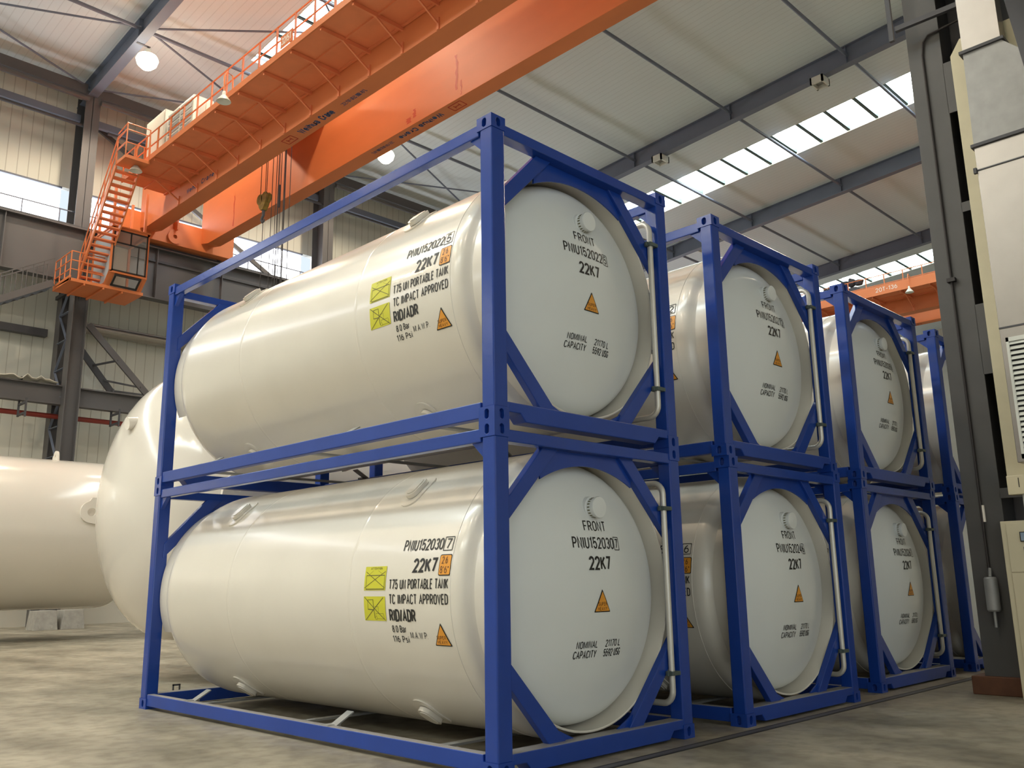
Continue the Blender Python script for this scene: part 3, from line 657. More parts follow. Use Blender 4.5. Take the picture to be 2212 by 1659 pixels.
    mark('warning_triangle', SIDE, tri(-.79, -.585, -.682, -.416, -.23, 0, .012), tri(-.79, -.585, -.682, -.416, -.23, .009, .008),
         [('SUPER', -.752, -.640, -.362, -.332), ('HEAVY', -.748, -.632, -.398, -.370)])
    cx = 1.24
    mark('warning_triangle', FRONT, tri(cx-.106, cx+.106, cx, 1.12, 1.307, 0, .012), tri(cx-.106, cx+.106, cx, 1.12, 1.307, .009, .008),
         [('SUPER', cx-.056, cx+.056, 1.172, 1.202), ('HEAVY', cx-.06, cx+.06, 1.134, 1.163)])
    q4 = lambda d, e: rounded([(-.692+d, .132+d), (-.545-d, .132+d), (-.545-d, .301-d), (-.692+d, .301-d)], e)
    mark('height_mark', SIDE, q4(0, .02), q4(.008, .014), [('2.6', -.660, -.588, .225, .285), ("8'6\"", -.672, -.566, .150, .208)])
    for v0, v1, kind in ((.024, .224, 0), (-.228, -.027, 1)):
        p = MB(); put_quad(p, -1.67, -1.37, v0, v1, lambda u, v: SIDE(u, v, .003), 8); root = p.build('handling_placard', M['yellow'], t)
        ln = MB(); f5 = lambda u, v: SIDE(u, v, .0045)
        U = lambda a: -1.67 + .30*a; V = lambda b: v0 + (v1-v0)*b
        if kind == 0:
            put_text(ln, 'ATTENTION', U(.27), U(.8), V(.86), V(.96), f5, .15)
            for a, b, w_ in (((.09,.05),(.95,.05),.007), ((.09,.05),(.09,.62),.004), ((.95,.05),(.95,.62),.004), ((.09,.62),(.95,.62),.006), ((.02,.10),(.97,.78),.005), ((.06,.78),(.97,.10),.005), ((.22,.66),(.40,.82),.002), ((.62,.82),(.85,.66),.002)):
                put_line(ln, (U(a[0]), V(a[1])), (U(b[0]), V(b[1])), w_, f5)
        else:
            for a, b, w_ in (((.04,.97),(.97,.02),.006), ((.92,.96),(.04,.02),.006), ((.19,.86),(.45,.87),.004), ((.19,.86),(.19,.47),.004), ((.19,.47),(.46,.45),.007), ((.44,.88),(.49,.10),.006),
                             ((.50,.58),(.68,.58),.0025), ((.68,.58),(.68,.30),.0025), ((.55,.30),(.90,.30),.0025), ((.90,.30),(.92,.08),.0025), ((.58,.08),(.92,.08),.0025), ((.55,.30),(.55,.18),.0025)):
                put_line(ln, (U(a[0]), V(a[1])), (U(b[0]), V(b[1])), w_, f5)
            for k in range(12):
                q0, q1 = 2*math.pi*k/12, 2*math.pi*(k+1)/12
                put_line(ln, (U(.55+.05*math.cos(q0)), V(.11+.07*math.sin(q0))), (U(.55+.05*math.cos(q1)), V(.11+.07*math.sin(q1))), .0025, f5, 1)
        ln.build('pictogram', M['grey_print'], root)
    return t

def add_lettering(t, num, chk):
    o = .13
    def line(name, fn, words, boxed=None):
        mb = MB()
        for wd_ in words: put_text(mb, *wd_[:5], fn, *wd_[5:])
        if boxed:
            u0, u1, v0, v1 = boxed
            for a, b in (((u0,v0),(u1,v0)), ((u0,v1),(u1,v1)), ((u0,v0),(u0,v1)), ((u1,v0),(u1,v1))): put_line(mb, a, b, .007, fn)
        mb.build(name, M['black'], t)
    line('serial_number', SIDE, [(num, -1.19, -.685, .342, .441, o), (chk, -.652, -.592, .347, .433, o)], (-.675, -.568, .334, .446))
    line('type_code', SIDE, [('22K7', -1.02, -.718, .161, .279, .175)])
    line('tank_class_line', SIDE, [('T75 UN PORTABLE TANK', -1.32, -.565, .030, .112, o)]); line('approval_line', SIDE, [('TC IMPACT APPROVED', -1.318, -.565, -.090, -.008, o)])
    line('regulation_line', SIDE, [('RID/ADR', -1.325, -.976, -.232, -.129, .175)])
    line('pressure_lines', SIDE, [('8.0 Bar', -1.31, -1.123, -.321, -.262, o), ('116 Psi', -1.325, -1.11, -.405, -.348, o), ('M.A.W.P.', -1.08, -.86, -.366, -.312, .11)])
    c = 1.24
    line('front_mark', FRONT, [('FRONT', c-.146, c+.146, 1.785, 1.872, .125)])
    line('serial_number', FRONT, [(num, c-.305, c+.225, 1.637, 1.735, o), (chk, c+.247, c+.29, 1.645, 1.727, o)], (c+.233, c+.304, 1.632, 1.740))
    line('type_code', FRONT, [('22K7', c-.142, c+.142, 1.461, 1.577, .165)])
    line('capacity_lines', FRONT, [('NOMINAL', c-.285, c-.035, .838, .896, .13, .1), ('CAPACITY', c-.31, c-.045, .760, .822, .13, .1), ('21170 L', c+.065, c+.28, .838, .896, .13, .1), ('5592 USG', c+.05, c+.29, .760, .822, .13, .1)])

proto = make_container()
units = [(0, 0, H, 'PNIU152022', '5', 'upper blue-framed white tank container of the nearest stack, number ending 022'),
         (0, 0, 0, 'PNIU152030', '7', 'lower blue-framed white tank container of the nearest stack, number ending 030'),
         (3.155, -.08, H, 'PNIU152027', '2', 'upper blue-framed white tank container of the second stack, number ending 027'),
         (3.175, -.09, 0, 'PNIU152024', '6', 'lower blue-framed white tank container of the second stack, number ending 024'),
         (6.42, 0, H, 'PNIU152028', '8', 'upper blue-framed tank container of the third stack, its front seen very obliquely'),
         (6.45, .02, 0, 'PNIU152026', '7', 'lower blue-framed tank container of the third stack, its front seen very obliquely'),
         (9.68, .02, H, 'PNIU152031', '2', 'upper tank container of the farthest stack, mostly behind the grey steel column'),
         (9.70, .02, 0, 'PNIU152023', '0', 'lower tank container of the farthest stack, mostly behind the grey steel column')]
roots = []
for i, u in enumerate(units):
    roots.append(proto if i == 0 else copy_tree(proto))
for t, (x, y, z, num, chk, lab) in zip(roots, units):
    t.location = (x, y, z); add_lettering(t, num, chk); tag(t, lab, 'tank container', 'stacked tank containers')

# ================================================================== LARGE VESSELS
def vessel(name, x0, x1, yc, zc, r, lab, sad=True):
    t = thing(name, lab, 'tank', (0, 0, 0)); n = 14; pr = []
    for i in range(n + 1):
        q = math.pi/2 * i/n; pr.append((max(r*math.sin(q), .001), x0 - r*.5*math.cos(q)))
    pr += [(r, x0 + .02), (r, x1)]
    for i in range(1, n + 1):
        q = math.pi/2 * (1 - i/n); pr.append((max(r*math.sin(q), .001), x1 + r*.5*math.cos(q)))
    MB().lathe(pr, (0, yc, zc), 'X', 96).build('vessel_shell', M['vessel'], t, True, ang=50)
    for x in ((x0 + 1.6, x1 - 1.6) if sad else (x0 + 1.6,)):
        s = MB(); n = 16; a0, a1 = math.radians(215), math.radians(325)
        poly = [(yc + (r - .02)*math.cos(a0 + (a1-a0)*i/n), zc + (r - .02)*math.sin(a0 + (a1-a0)*i/n)) for i in range(n+1)]
        poly = poly + [(yc + r*.82, 0), (yc - r*.82, 0)]
        s.prism(poly, x - .15, x + .15, 'X'); s.build('saddle', M['concrete'], t)
    return t
def lug(t, c, nx, ang=0, r=.24):
    """lifting lug plate with an eye"""
    mb = MB(); n = 24
    oc = [(r*math.cos(2*math.pi*k/n), r*math.sin(2*math.pi*k/n)) for k in range(n)]; ic = [(p[0]*.36, p[1]*.36) for p in oc]
    oc = [(p[0], p[1]) if p[1] > 0 else (p[0]*1.35, -r*1.3 if abs(p[0]) < r*.99 else p[1]) for p in oc]
    ax = {'x': (lambda u, v, d: (c[0] + d, c[1] + u, c[2] + v)), 'y': (lambda u, v, d: (c[0] + u, c[1] + d, c[2] + v)), 'l': (lambda u, v, d: (c[0] - v, c[1] + d, c[2] + u))}[nx]
    pts = [ax(u, v, d) for d in (-.03, .03) for P in (oc, ic) for u, v in P]
    fs = []
    for k in range(n):
        j = (k+1) % n
        fs += [(k, j, n+j, n+k), (2*n+k, 3*n+k, 3*n+j, 2*n+j), (k, 2*n+k, 2*n+j, j), (n+k, n+j, 3*n+j, 3*n+k)]
    mb.add(pts, fs); return mb.build('lifting_lug', M['vessel'], t, bevel=.006)
v1 = vessel('storage_vessel', 1.7, 13.0, 9.0, 2.68, 2.1, 'big cream domed storage vessel lying behind the nearest tank stack')
v2 = vessel('storage_vessel', -9.0, 5.6, 22.756, 2.93, 2.1, 'long cream cylindrical vessel lying at far left beyond the domed one', False)

# nozzle and lugs
n_ = MB().lathe([(.10, .5), (.10, .13), (.001, .13)], (0, 0, 0), 'X', 24)
o = n_.build('nozzle', M['vessel'], v1, True, loc=(.60, 8.93, 3.84)); o.rotation_euler = (0, -.12, 0)
lug(v1, (1.55, 6.93, 2.75), 'y', r=.2)
lug(v2, (4.2, 22.756, 5.14), 'x', r=.17); lug(v2, (4.55, 20.64, 3.42), 'l', r=.3)
for k, (x, l) in enumerate(((6.05, 'left one of the pair'), (6.95, 'right one of the pair'))):
    b_ = MB(); b_.prism([(-.40, 0), (.40, 0), (.32, .66), (-.32, .66)], -.4, .4, 'Y')
    for q in (-.24, .15): b_.box(q, q + .09, -.41, -.39, .05, .15)
    o = b_.build('concrete_block', M['concrete'], loc=(x + .40, 29.6, 0), bevel=.02)
    tag(o, 'grey concrete block on the floor behind the long cream vessel, ' + l, 'block', 'floor blocks by the back wall')

# ================================================================== BRIDGE CRANES
def crane(dx, lab, cab=True, sign='32/5T'):
    t = thing('bridge_crane', lab, 'crane', (dx, 0, 0))
    Y0, Y1, ZB, ZT = -.4, 30.6, 15.83, (17.98 if cab else 17.2)
    for g0, g1 in ((9.1, 9.75), (11.78, 12.35)):
        g = MB(); g.prism([(Y0, ZB + .7), (Y0 + 2.2, ZB), (Y1 - .7, ZB), (Y1, ZB + .15), (Y1, ZT), (Y0, ZT)], g0, g1, 'X')
        gi = g.build('main_girder', M['orange'], t, bevel=.012)
        f = MB(); f.box(g0 - .03, g1 + .03, Y0, Y1, ZT, ZT + .03); f.box((g0+g1)/2 - .05, (g0+g1)/2 + .05, Y0, Y1, ZT + .03, ZT + .15); f.build('trolley_rail', M['orange_worn_bounce'], gi)
    for y0, y1 in ((30.55, 31.55), (-1.3, -.35)):
        e = MB(); e.box(8.2, 13.3, y0, y1, 15.63, 16.7); e.build('end_carriage', M['orange'], t, bevel=.02)
        for x in (8.6, 12.9): MB().lathe([(.001, -.09), (.3, -.09), (.3, .09), (.001, .09)], (x, (y0+y1)/2 + (.07 if y0 > 0 else -.1), 15.91), 'Y', 20).build('wheel', M['steel_dk'], t, True)
    e = MB(); n = 20
    ring = [(10.55 + .3*math.cos(2*math.pi*k/n), 15.95 + .32*math.sin(2*math.pi*k/n)) for k in range(n)]; hole = [(10.55 + .09*math.cos(2*math.pi*k/n), 15.95 + .09*math.sin(2*math.pi*k/n)) for k in range(n)]
    e.add([(x, y, z) for y in (30.42, 30.47) for P in (ring, hole) for x, z in P],
          [f for k in range(n) for f in ((k, (k+1) % n, n+(k+1) % n, n+k), (2*n+k, 3*n+k, 3*n+(k+1) % n, 2*n+(k+1) % n), (k, 2*n+k, 2*n+(k+1) % n, (k+1) % n), (n+k, n+(k+1) % n, 3*n+(k+1) % n, 3*n+k))])
    e.bar((10.55, 30.45, 16.2), (10.55, 30.45, 16.7), .5, .05); e.build('buffer_plate', M['orange'], t)
    # walkway on the near side with brackets and railing
    WX, WZ, WE = 7.36, 16.68, 28.2
    d = MB(); d.box(WX, 9.08, Y0, WE, WZ, WZ + .04); d.box(8.2, 8.26, Y0, WE, WZ - .06, WZ); d.box(9.0, 9.08, Y0, WE, WZ - .05, WZ)
    d.build('walkway_deck', M['orange_worn_bounce'], t)
    MB().box(WX - .03, WX + .02, Y0, WE, WZ - .05, WZ + (.16 if cab else .5)).build('kick_plate', M['orange'], t)
    y = 0.6; k = 0
    while y < WE:
        b_ = MB(); b_.bar((WX + .05, y, WZ - .07), (9.1, y, WZ - .07), .07, .12); b_.bar((8.15, y, WZ - .1), (9.1, y, WZ - .68), .05, .05); b_.box(9.06, 9.1, y - .05, y + .05, WZ - .85, WZ - .5)
        b_.build('walkway_bracket', M['orange_worn_bounce'], t); y += 1.55
    y = 0.4
    while y < WE + .1:
        MB().bar((WX + .02, y, WZ), (WX + .02, y, WZ + 1.08), .05, .05).build('railing_post', M['orange'], t); y += 1.03
    for z in (.55, 1.08):
        MB().bar((WX + .02, Y0, WZ + z), (WX + .02, WE, WZ + z), .035, .035).build('railing_bar', M['orange'], t)
    # lettering under the girders
    B = lambda u, v: (v, u, ZB - .004)
    lt = MB(); rd = MB()
    put_text(lt, 'Weihua', -18.82, -17.75, -9.56, -9.28, lambda u, v: (-v, -u, ZB - .004), .2); put_text(lt, 'Crane', -17.6, -16.92, -9.56, -9.28, lambda u, v: (-v, -u, ZB - .004), .2)
    put_han(lt, '\u536b\u534e\u8d77\u91cd\u673a', -16.45, -15.2, -9.52, -9.36, lambda u, v: (-v, -u, ZB - .004))
    rot = lambda u, v: (v, u, ZB - .004)
    put_text(lt, 'Weihua', 14.7, 15.82, 11.92, 12.14, rot, .22); put_text(lt, 'Crane', 15.97, 16.87, 11.92, 12.14, rot, .22)
    put_han(lt, '\u536b\u534e\u8d77\u91cd\u673a', 17.2, 18.38, 11.95, 12.09, rot)
    sd = lambda u, v: (9.096, -u, v)
    put_text(lt, 'Weihua', -26.3, -25.35, 16.06, 16.26, sd, .2); put_text(lt, 'Crane', -25.1, -24.1, 16.06, 16.26, sd, .2)
    lt.build('girder_lettering', M['crane_blue'], t)
    for (ya, yb, xa, xb) in ((19.2, 19.75, 9.3, 9.6), (13.75, 14.3, 11.9, 12.2)):
        q = lambda u, v: (xa + (xb-xa)*v, yb - (yb-ya)*u, ZB - .004)
        for a, b in (((0,0),(1,0)), ((0,1),(1,1)), ((0,0),(0,1)), ((1,0),(1,1)), ((.3,.25),(.3,.75)), ((.3,.5),(.7,.5)), ((.7,.25),(.7,.75))):
            p0, p1 = q(*a), q(*b); rd.bar(p0, p1, .035, .002)
    rd.build('girder_logo', M['crane_red'], t)
    if cab:
        random.seed(11)
        for (y, z0, z1, wd) in ((13.75, 16.15, 17.35, .14), (13.55, 15.9, 16.4, .08), (27.7, 15.95, 17.3, .1), (15.8, 16.05, 16.35, .22), (16.1, 15.95, 16.15, .3)):
            st = MB(); k = 9; L_ = []; R_ = []
            for i in range(k):
                z = z0 + (z1-z0)*i/(k-1); c = y + random.uniform(-.03, .03); ww = wd*random.uniform(.35, 1); L_.append((11.776, c - ww/2, z)); R_.append((11.776, c + ww/2, z))
            st.add(L_ + R_, [(i, i+1, k+i+1, k+i) for i in range(k-1)])
            st.build('primer_run', M['red_drip'], t)
    # sign plate
    if cab:
        pl_ = MB().box(WX - .03, WX - .01, 15.92, 16.58, WZ + .2, WZ + .6).build('capacity_sign', M['orange'], t)
        wd = MB(); put_text(wd, sign, -16.52, -15.98, WZ + .28, WZ + .52, lambda u, v: (WX - .033, -u, v), .16); wd.build('sign_lettering', M['white_print'], pl_)
    else:
        wd = MB(); put_text(wd, sign, -14.3, -13.1, WZ + .12, WZ + .36, lambda u, v: (WX - .034, -u, v), .13); wd.build('sign_lettering', M['white_print'], t)
    for y in ((19.5, 26.17) if cab else (12.4, 20.0)):
        a = MB().tube([(WX, y, WZ + .1), (WX - .03, y, WZ + .62), (WX - .22, y, WZ + .68), (WX - .30, y, WZ + .5), (WX - .28, y, WZ - .02)], .03, 8).build('lamp_arm', M['orange'], t, True)
        MB().lathe([(.04, .18), (.06, .04), (.10, 0), (.21, -.15), (.225, -.18), (.20, -.165), (.001, -.1)], (WX - .28, y, WZ - .20), 'Z', 24).build('lamp_shade', M['lamp_shade'], t, True)
    if not cab: 
        mm = MB(); random.seed(5); mm.box(9.3, 10.2, 16.2, 19.0, ZT + .15, ZT + .9)
        for i in range(9):
            y = 15.8 + i*.4; mm.lathe([(.001, -.16), (.2, -.16), (.24 + .1*random.random(), .1), (.001, .2)], (9.75, y + .4, ZT + 1.0 + .35*random.random()), 'Y' if i % 2 else 'Z', 12)
        mm.build('trolley_machinery', M['steel_dk'], t)
        return t
    # electrical cabinets standing on the walkway
    for (y0, y1, z1, lv) in ((25.55, 27.2, 2.15, 0), (23.2, 25.3, 1.75, 1), (22.15, 22.75, 1.0, 0)):
        c = MB(); c.box(7.75, 8.5, y0, y1, WZ + .04, WZ + z1); c_ = c.build('control_cabinet', M['whitebox'], t, bevel=.015)
        if lv:
            for yy in (y0 + .1, (y0+y1)/2 + .05):
                l = MB()
                for q in range(7): l.box(7.725, 7.75, yy, yy + .85, WZ + .2 + q*.22, WZ + .33 + q*.22)
                l.build('louvre', M['galv_matt'], c_)
        else:
            l = MB(); l.box(7.735, 7.75, y0 + .08, y1 - .08, WZ + .14, WZ + z1 - .1); l.build('cabinet_door', M['whitebox'], c_)
    # landing, stair and cab
    LX0, LX1 = 6.5, 7.33
    d = MB(); d.box(LX0, LX1 + .05, 25.7, 26.6, 16.5, 16.62); d.build('stair_landing', M['orange'], t)
    S0, S1 = Vector((0, 26.55, 16.45)), Vector((0, 29.45, 12.75))
    for x in (LX0, LX1): MB().bar((x, S0.y, S0.z), (x, S1.y, S1.z), .05, .2).build('stair_stringer', M['orange'], t)
    for k in range(17):
        p = S0.lerp(S1, (k + .6) / 17.4); MB().box(LX0 + .03, LX1 - .03, p.y - .11, p.y + .11, p.z - .03, p.z + .02).build('stair_tread', M['orange_worn_bounce'], t)
    for x in (LX0,):
        for z in (.5, 1.0): MB().tube([(x, 25.7, 16.6 + z), (x, S0.y, 16.6 + z), (x, S1.y, S1.z + z)], .024, 8).build('stair_handrail', M['orange'], t, True)
        for k in range(7):
            p = S0.lerp(S1, k / 6); MB().bar((x, p.y, p.z), (x, p.y, p.z + 1.02), .035, .035).build('stair_post', M['orange'], t)
    for z in (.5, 1.0, 1.25): MB().tube([(LX0, 26.55, 16.6 + z*.9), (LX0, 25.72, 16.6 + z), (LX1, 25.72, 16.6 + z), (LX1 + .05, 25.72, 16.6)], .022, 8).build('landing_rail', M['orange'], t, True)
    for x in (LX0, LX1): MB().bar((x, 25.72, 16.6), (x, 25.72, 17.85), .035, .035).build('landing_post', M['orange'], t)
    CX0, CX1, CY0, CY1, C0, C1 = 7.22, 8.64, 28.3, 30.2, 12.62, 14.86
    c = MB(); c.box(5.98, 8.72, 28.75, 30.5, 12.5, 12.62); c.box(5.98, 6.04, 28.75, 30.5, 12.5, 12.72)
    for x in (6.5, 7.2, 7.9): c.box(x, x + .06, 28.75, 30.5, 12.42, 12.5)
    plat = c.build('cab_platform', M['orange'], t, bevel=.01)
    h = MB()
    for z in (.35, .7, 1.05):
        h.tube([(7.2, 28.78, 12.62 + z), (6.0, 28.78, 12.62 + z), (6.0, 30.45, 12.62 + z)], .022, 8)
    for x, y in ((6.0, 28.78), (6.6, 28.78), (6.0, 29.35), (6.0, 29.9), (6.0, 30.45), (6.3, 28.78)): h.tube([(x, y, 12.6), (x, y, 13.68)], .022, 8)
    h.build('platform_railing', M['orange'], plat, True)
    cb = MB()
    for x in (CX0, CX1 - .1):                                   # door-side frames
        for y in (CY0, CY1 - .1): cb.box(x, x + .1, y, y + .1, 13.05 if y == CY0 else C0, C1)
        cb.box(x, x + .1, CY0, CY1, C1 - .1, C1)
        cb.bar((x + .05, CY0 + .05, 13.08), (x + .05, CY0 + .5, 12.66), .1, .1); cb.box(x, x + .1, CY0 + .45, CY1, C0, C0 + .1)
    cb.box(CX0, CX1, CY0, CY0 + .1, C1 - .12, C1); cb.box(CX0, CX1, CY0, CY0 + .1, 13.02, 13.12); cb.box(CX0 - .03, CX1 + .03, CY0 - .03, CY1 + .03, C1, C1 + .06)
    cb.prism([(CY0, 13.05), (CY0 + .5, C0), (CY0 + .55, C0), (CY0 + .05, 13.08)], CX0, CX0 + .22, 'X'); cb.prism([(CY0, 13.05), (CY0 + .5, C0), (CY0 + .55, C0), (CY0 + .05, 13.08)], CX1 - .2, CX1, 'X')
    cb.build('cab_frame', M['orange'], t, bevel=.01)
    cs = MB(); cs.prism([(CY0 + .1, 13.1), (CY0 + .5, C0 + .05), (CY1 - .1, C0 + .05), (CY1 - .1, C1 - .1), (CY0 + .1, C1 - .1)], CX0 + .03, CX0 + .06, 'X'); cs.build('cab_door', M['cabblue'], t)
    cs = MB(); cs.box(CX0 + .1, CX1 - .1, CY1 - .06, CY1 - .03, C0, C1 - .1); cs.build('cab_rear_panel', M['whitebox'], t)
    fr = MB(); a, b, z0, z1 = CX0 + .06, CX1 - .06, 13.1, C1 - .1
    for x in (a, b - .05): fr.box(x, x + .05, CY0 - .02, CY0 + .02, z0, z1)
    for z in (z0, z1 - .05, z0 + 1.12): fr.box(a, b, CY0 - .02, CY0 + .02, z, z + .05)
    fr.box((a+b)/2 - .02, (a+b)/2 + .02, CY0 - .02, CY0 + .02, z0 + 1.12, z1); fr.box(a + .95, a + .98, CY0 - .02, CY0 + .02, z0, z0 + 1.12)
    fr.prism([(CY0 + .035, 12.98), (CY0 + .42, 12.66), (CY0 + .40, 12.64), (CY0 + .015, 12.96)], CX0 + .22, CX0 + .29, 'X'); fr.prism([(CY0 + .035, 12.98), (CY0 + .42, 12.66), (CY0 + .40, 12.64), (CY0 + .015, 12.96)], CX1 - .27, CX1 - .2, 'X')
    fr.bar((CX0 + .22, CY0 + .04, 12.96), (CX1 - .2, CY0 + .04, 12.96), .05, .07); fr.bar((CX0 + .22, CY0 + .41, 12.66), (CX1 - .2, CY0 + .41, 12.66), .05, .07)
    wf = fr.build('window_frame', M['blackrub'], t)
    MB().box(a + .03, b - .03, CY0 - .004, CY0 + .004, z0 + .03, z1 - .03).build('pane', M['glass'], wf)
    MB().prism([(CY0 + .04, 12.96), (CY0 + .41, 12.66), (CY0 + .42, 12.67), (CY0 + .05, 12.97)], CX0 + .25, CX1 - .23, 'X').build('pane', M['glass'], wf)
    for x in (CX0 + .1, CX1 - .1):
        for y in (CY0 + .3, CY1 - .2): MB().bar((x, y, C1), (x, y, 16.64), .09, .09).build('cab_hanger', M['orange_worn_bounce'], t)
    return t
crane(0, 'orange bridge crane overhead with operator cab, stairs and blue lettering')
crane(36.0, 'distant orange bridge crane behind the third stack, beyond the near steel column', False, '20T-136')
# hoist trolley and ropes
h = thing('hoist_trolley', 'crane hoist trolley with dark wire ropes and a small yellow hook block', 'hoist', (10.75, 22.6, 18.12))
c = MB(); c.box(-1.5, 1.6, -1.7, 1.5, 0, .3); c.lathe([(.001, -1.1), (.32, -1.1), (.32, 1.1), (.001, 1.1)], (0, -.3, .75), 'Y', 24); c.box(-.9, -.3, .6, 1.4, .3, .9)
c.build('trolley_frame', M['orange_worn_bounce'], h)
for dy, dx, z1 in ((-.96, .05, 6), (-.62, 0, 6), (-.50, .1, 6), (-.40, .18, 6), (-.30, -.05, 6), (-.24, .02, 6), (-.19, .12, 6), (.10, .1, 6), (.20, 0, 6), (.70, 0, 15.6), (.78, .1, 15.6), (.86, -.1, 15.6)):
    MB().tube([(dx, dy, 0), (dx, dy, z1 - 18.12)], .014, 6).build('wire_rope', M['wire'], h, True)
MB().box(.0, .05, -.30, -.24, -3.37, -2.5).build('rope_clamp', M['wire'], h)
b_ = MB(); b_.box(-.16, .16, -.62, -.1, -13.4, -12.6); b_.build('main_hook_block', M['hook'], h, bevel=.03)
for d_ in (-.1, .1): 
    pass
b_ = MB(); b_.lathe([(.001, -.11), (.2, -.11), (.22, -.06), (.16, 0), (.22, .06), (.2, .11), (.001, .11)], (0, .6, -2.72), 'X', 20); b_.lathe([(.001, -.11), (.2, -.11), (.22, -.06), (.16, 0), (.22, .06), (.2, .11), (.001, .11)], (0, .92, -2.72), 'X', 20)
b_.prism([(.42, -2.67), (1.1, -2.67), (.95, -3.04), (.84, -3.17), (.70, -3.17), (.58, -3.04)], -.1, .1, 'X'); b_.build('hook_block', M['hook'], h, True)
q = MB().tube([(0, .77, -3.14), (0, .77, -3.37), (0, .84, -3.44), (0, .88, -3.52), (0, .82, -3.62), (0, .73, -3.62), (0, .68, -3.54)], [.06, .05, .05, .055, .05, .04, .02], 10).build('hook', M['steel_dk'], h, True)
MB().tube([(0, .77, -3.62), (0, .77, -8.6)], .014, 6).build('chain', M['wire'], h, True)

# ================================================================== RIGHT-HAND SIDE
c = thing('battened_column', 'grey double steel column at right with rust-red foot and black gaps', 'column', (7.1, -.95, 0))
X = 0.0
for y0, y1 in ((-.43, 0), (-1.75, -1.1)): MB().box(0, .5, y0, y1, .2, 13.1).build('column_leg', M['column_grey'], c, bevel=.006)
for z0, z1 in ((7.35, 8.08), (5.95, 6.08), (3.8, 4.7), (2.27, 2.39), (.9, 1.7), (9.4, 10.3), (11.5, 12.4)):
    MB().box(.0, .02, -1.1, -.42, z0, z1).build('batten_plate', M['column_grey'], c)
MB().box(.45, .47, -1.1, -.42, .2, 13.0).build('gap_shade_plate', M['steel_dk'], c)  # dark sheet added behind the battens so the gaps read as black shade
MB().box(-.08, .7, -1.85, .13, 0, .21).build('column_foot', M['rust'], c, bevel=.01)
MB().box(-.1, .6, -1.8, .1, 13.1, 13.25).build('cap_plate', M['column_grey'], c)
g = thing('crane_runway', 'grey crane runway beam high over the photographer on the near column', 'beam', (0, 0, 0))
MB().box(-20, 75, -.95, -.55, 13.25, 15.45).build('runway_girder', M['steel_lt'], g); MB().box(-20, 75, -.8, -.7, 15.45, 15.6).build('rail', M['steel_dk'], g)
t = MB().tube([(7.075, -1.9, 8.62), (7.075, -1.24, 8.56), (7.075, -1.17, 8.48), (7.075, -1.14, 8.3), (7.075, -1.15, 1.42)], .016, 8)
cd = t.build('conduit', M['wire'], smooth=True); tag(cd, 'thin dark conduit running down the near battened column to the white filter', 'conduit')
MB().box(7.03, 7.10, -1.2, -1.1, 5.05, 5.10).build('conduit_clip', M['wire'], cd)
f = thing('air_filter', 'small pale cylindrical filter unit on the foot of the near battened column', 'filter', (7.02, -1.17, 1.15))
MB().lathe([(.001, -.2), (.06, -.2), (.075, -.18), (.075, .18), (.06, .2), (.001, .2)], (0, 0, 0), 'Z', 24).build('canister', M['galv_matt'], f, True)
MB().tube([(0, 0, .2), (.03, 0, .3)], .02, 8).build('inlet', M['galv_matt'], f, True); MB().tube([(0, 0, -.2), (0, 0, -.38)], .018, 8).build('drain', M['galv_matt'], f, True)
MB().tube([(.06, .0, .85), (.06, 0, 1.05)], .018, 8).build('gauge_tube', M['white_print'], f, True)
# enclosure panel and galvanised ductwork
o = MB().prism([(-1.545, 2.5), (-3.4, 2.5), (-3.4, 8.2), (-1.68, 8.2), (-1.545, 8.0)], 6.86, 6.92, 'X').build('enclosure_panel', M['cream'], bevel=.004)
tag(o, 'narrow cream panel edge standing between the battened column and the silver duct', 'panel')
d = thing('duct', 'large silver galvanised duct with louvred grille at the right edge', 'duct', (6.6, -1.75, 2.62))
MB().box(0, .24, -1.6, 0, 0, 3.92).build('lower_duct', M['galv'], d, bevel=.006)
tr = MB(); z0, z1 = 3.95, 5.2
tr.add([(0,0,z0),(0,-1.6,z0),(.24,-1.6,z0),(.24,0,z0),(0,-.02,z1),(0,-.46,z1),(.24,-.46,z1),(.24,-.02,z1)], [(0,1,2,3),(4,5,6,7),(0,1,5,4),(1,2,6,5),(2,3,7,6),(3,0,4,7)])
tr.build('taper', M['galv_matt'], d)
MB().box(0, .24, -.46, -.02, 5.22, 9.5).build('riser', M['galv'], d)
MB().box(-.03, .25, -1.63, .03, 3.91, 3.95).build('flange', M['steel_dk'], d); MB().box(-.03, .25, -.5, .02, 5.19, 5.23).build('flange', M['steel_dk'], d)
fl = MB(); fl.box(-.012, .01, -1.6, .02, 3.60, 3.615); fl.box(-.03, .01, -.0, .035, 3.57, 3.64); fl.build('seam_strip', M['steel_dk'], d); MB().box(-.008, .01, -1.6, 0, 1.58, 1.60).build('seam_strip', M['steel_dk'], d)
lv = MB()
lv.box(-.03, .0, -.09, -.06, .04, 1.46); lv.box(-.03, 0, -1.0, -.06, 1.41, 1.46); lv.box(-.03, 0, -1.0, -.06, .04, .09); lv.box(-.03, 0, -1.03, -1.0, .04, 1.46)
gl = lv.build('grille', M['lamp_shade'], d)
MB().box(-.006, -.002, -1.0, -.09, .09, 1.41).build('grille_back', M['blackrub'], gl)
sl = MB()
for k in range(22):
    z = .11 + k*.06; sl.add([(-.028,-.09,z),(-.028,-1.0,z),(-.006,-1.0,z+.035),(-.006,-.09,z+.035),(-.028,-.09,z+.006),(-.028,-1.0,z+.006),(-.006,-1.0,z+.041),(-.006,-.09,z+.041)], [(0,1,2,3),(4,5,6,7),(0,1,5,4),(1,2,6,5),(2,3,7,6),(3,0,4,7)])
sl.build('grille_slats', M['lamp_shade'], gl)
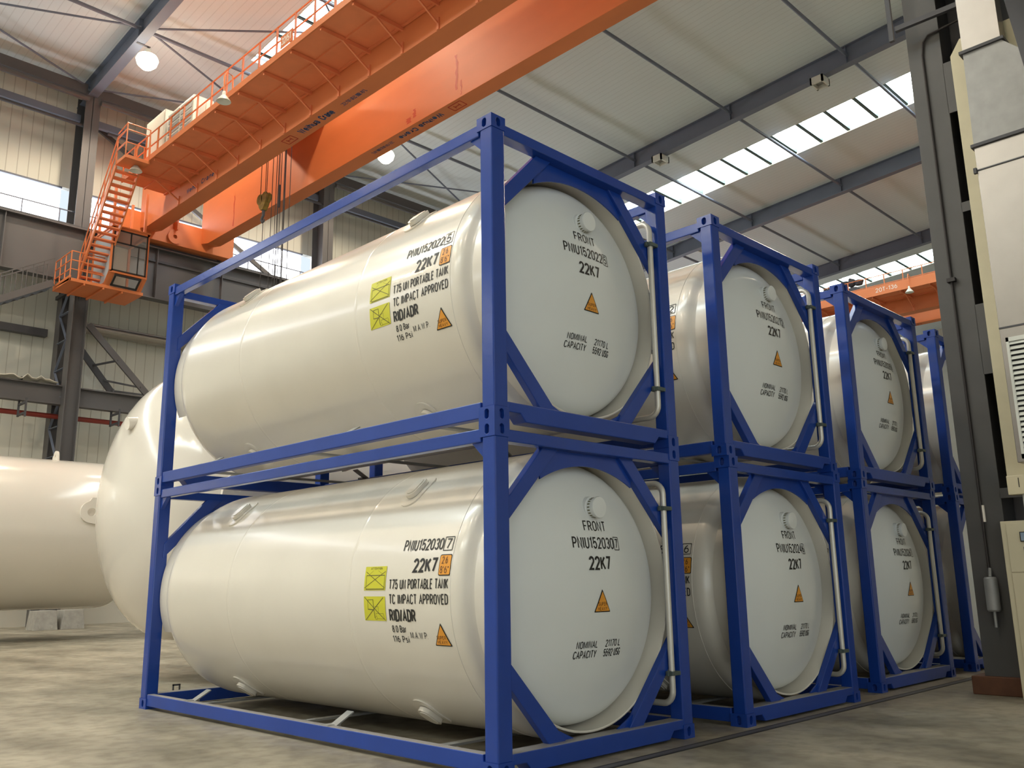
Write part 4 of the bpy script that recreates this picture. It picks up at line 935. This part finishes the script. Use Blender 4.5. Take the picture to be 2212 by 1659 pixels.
b_ = thing('junction_box', 'small cream box under the silver duct, above the control cabinet', 'box', (6.7, -1.58, 2.27))
MB().box(0, .14, -.7, 0, 0, .22).build('box_body', M['cabinet'], b_, bevel=.006); MB().box(-.004, 0, -.13, -.122, .08, .19).build('slot', M['blackrub'], b_)
MB().tube([(.06, -.16, 0), (.06, -.16, -.28)], .03, 10).build('box_stub', M['lamp_shade'], b_, True)
c = thing('control_cabinet', 'cream electrical control cabinet on the floor at the right edge', 'cabinet', (6.8, -1.42, 0))
MB().box(.0, .22, -.8, 0, .0, 1.98).build('cabinet_body', M['cabinet'], c, bevel=.008)
MB().box(-.012, 0, -.78, -.06, 1.40, 1.95).build('instrument_panel', M['cabinet'], c, bevel=.003); MB().box(-.012, 0, -.78, -.06, .06, 1.385).build('cabinet_door', M['cabinet'], c, bevel=.003)
mt = MB().box(-.03, -.012, -.38, -.2, 1.74, 1.85).build('meter', M['blackrub'], c); MB().box(-.033, -.03, -.37, -.21, 1.75, 1.84).build('meter_screen', M['screen'], mt)
k_ = MB().box(-.02, -.012, -.32, -.22, 1.58, 1.68).build('switch_plate', M['steel_lt'], c); MB().lathe([(.001, -.05), (.03, -.05), (.034, -.02), (.001, -.02)], (0, -.27, 1.63), 'X', 16).build('knob', M['crane_blue'], k_, True)
# overhead framing at upper right
o = thing('overhead_frame', 'dark steel bracket frame at the top right in front of the column', 'bracket', (6.85, -.85, 8.5))
MB().bar((0, 0, .05), (0, 0, 2.0), .06, .05).build('hanger', M['steel_dk'], o); MB().bar((0, -.06, .2), (.2, -2.6, .25), .06, .07).build('crossbar', M['steel_dk'], o)
MB().bar((.1, -.35, .9), (.1, -1.0, .25), .06, .06).build('knee_brace', M['steel_lt'], o)
MB().box(.02, .2, -2.6, -1.05, .55, 2.0).build('top_beam', M['steel_dk'], o)
o = MB().bar((6.2, -2.46, 8.6), (6.2, -2.72, 6.2), .2, .2).build('diagonal_beam', M['steel_dk']); tag(o, 'dark diagonal beam crossing in front of the silver duct at top right', 'beam')
o = MB().tube([(5.7, -2.45, 8.6), (5.7, -2.72, 7.95), (5.7, -3.6, 7.5)], .16, 18).build('maroon_pipe', M['maroon'], smooth=True); tag(o, 'thick maroon pipe in the top right corner', 'pipe')
# floor track in front of the stacks
tk = thing('floor_track', 'dark sunken steel track in the floor along the front of the stacks', 'track', (0, 0, 0))
for y0, y1 in ((-.30, -.275), (-.20, -.185)): MB().box(-6, 40, y0, y1, .0, .004).build('track_edge', M['blackrub'], tk)
MB().box(-6, 40, -.275, -.20, 0, .003).build('track_plate', M['steel_lt'], tk)
o = MB().box(.74, .80, 6.75, 6.77, 0, .03).box(.72, .735, 6.75, 6.77, 0, .16).box(.805, .82, 6.75, 6.77, 0, .16).box(.72, .82, 6.75, 6.77, .14, .16).build('eye_plate', M['steel_dk'])
tag(o, 'tiny dark eye plate on the floor behind the lower near container', 'ring')
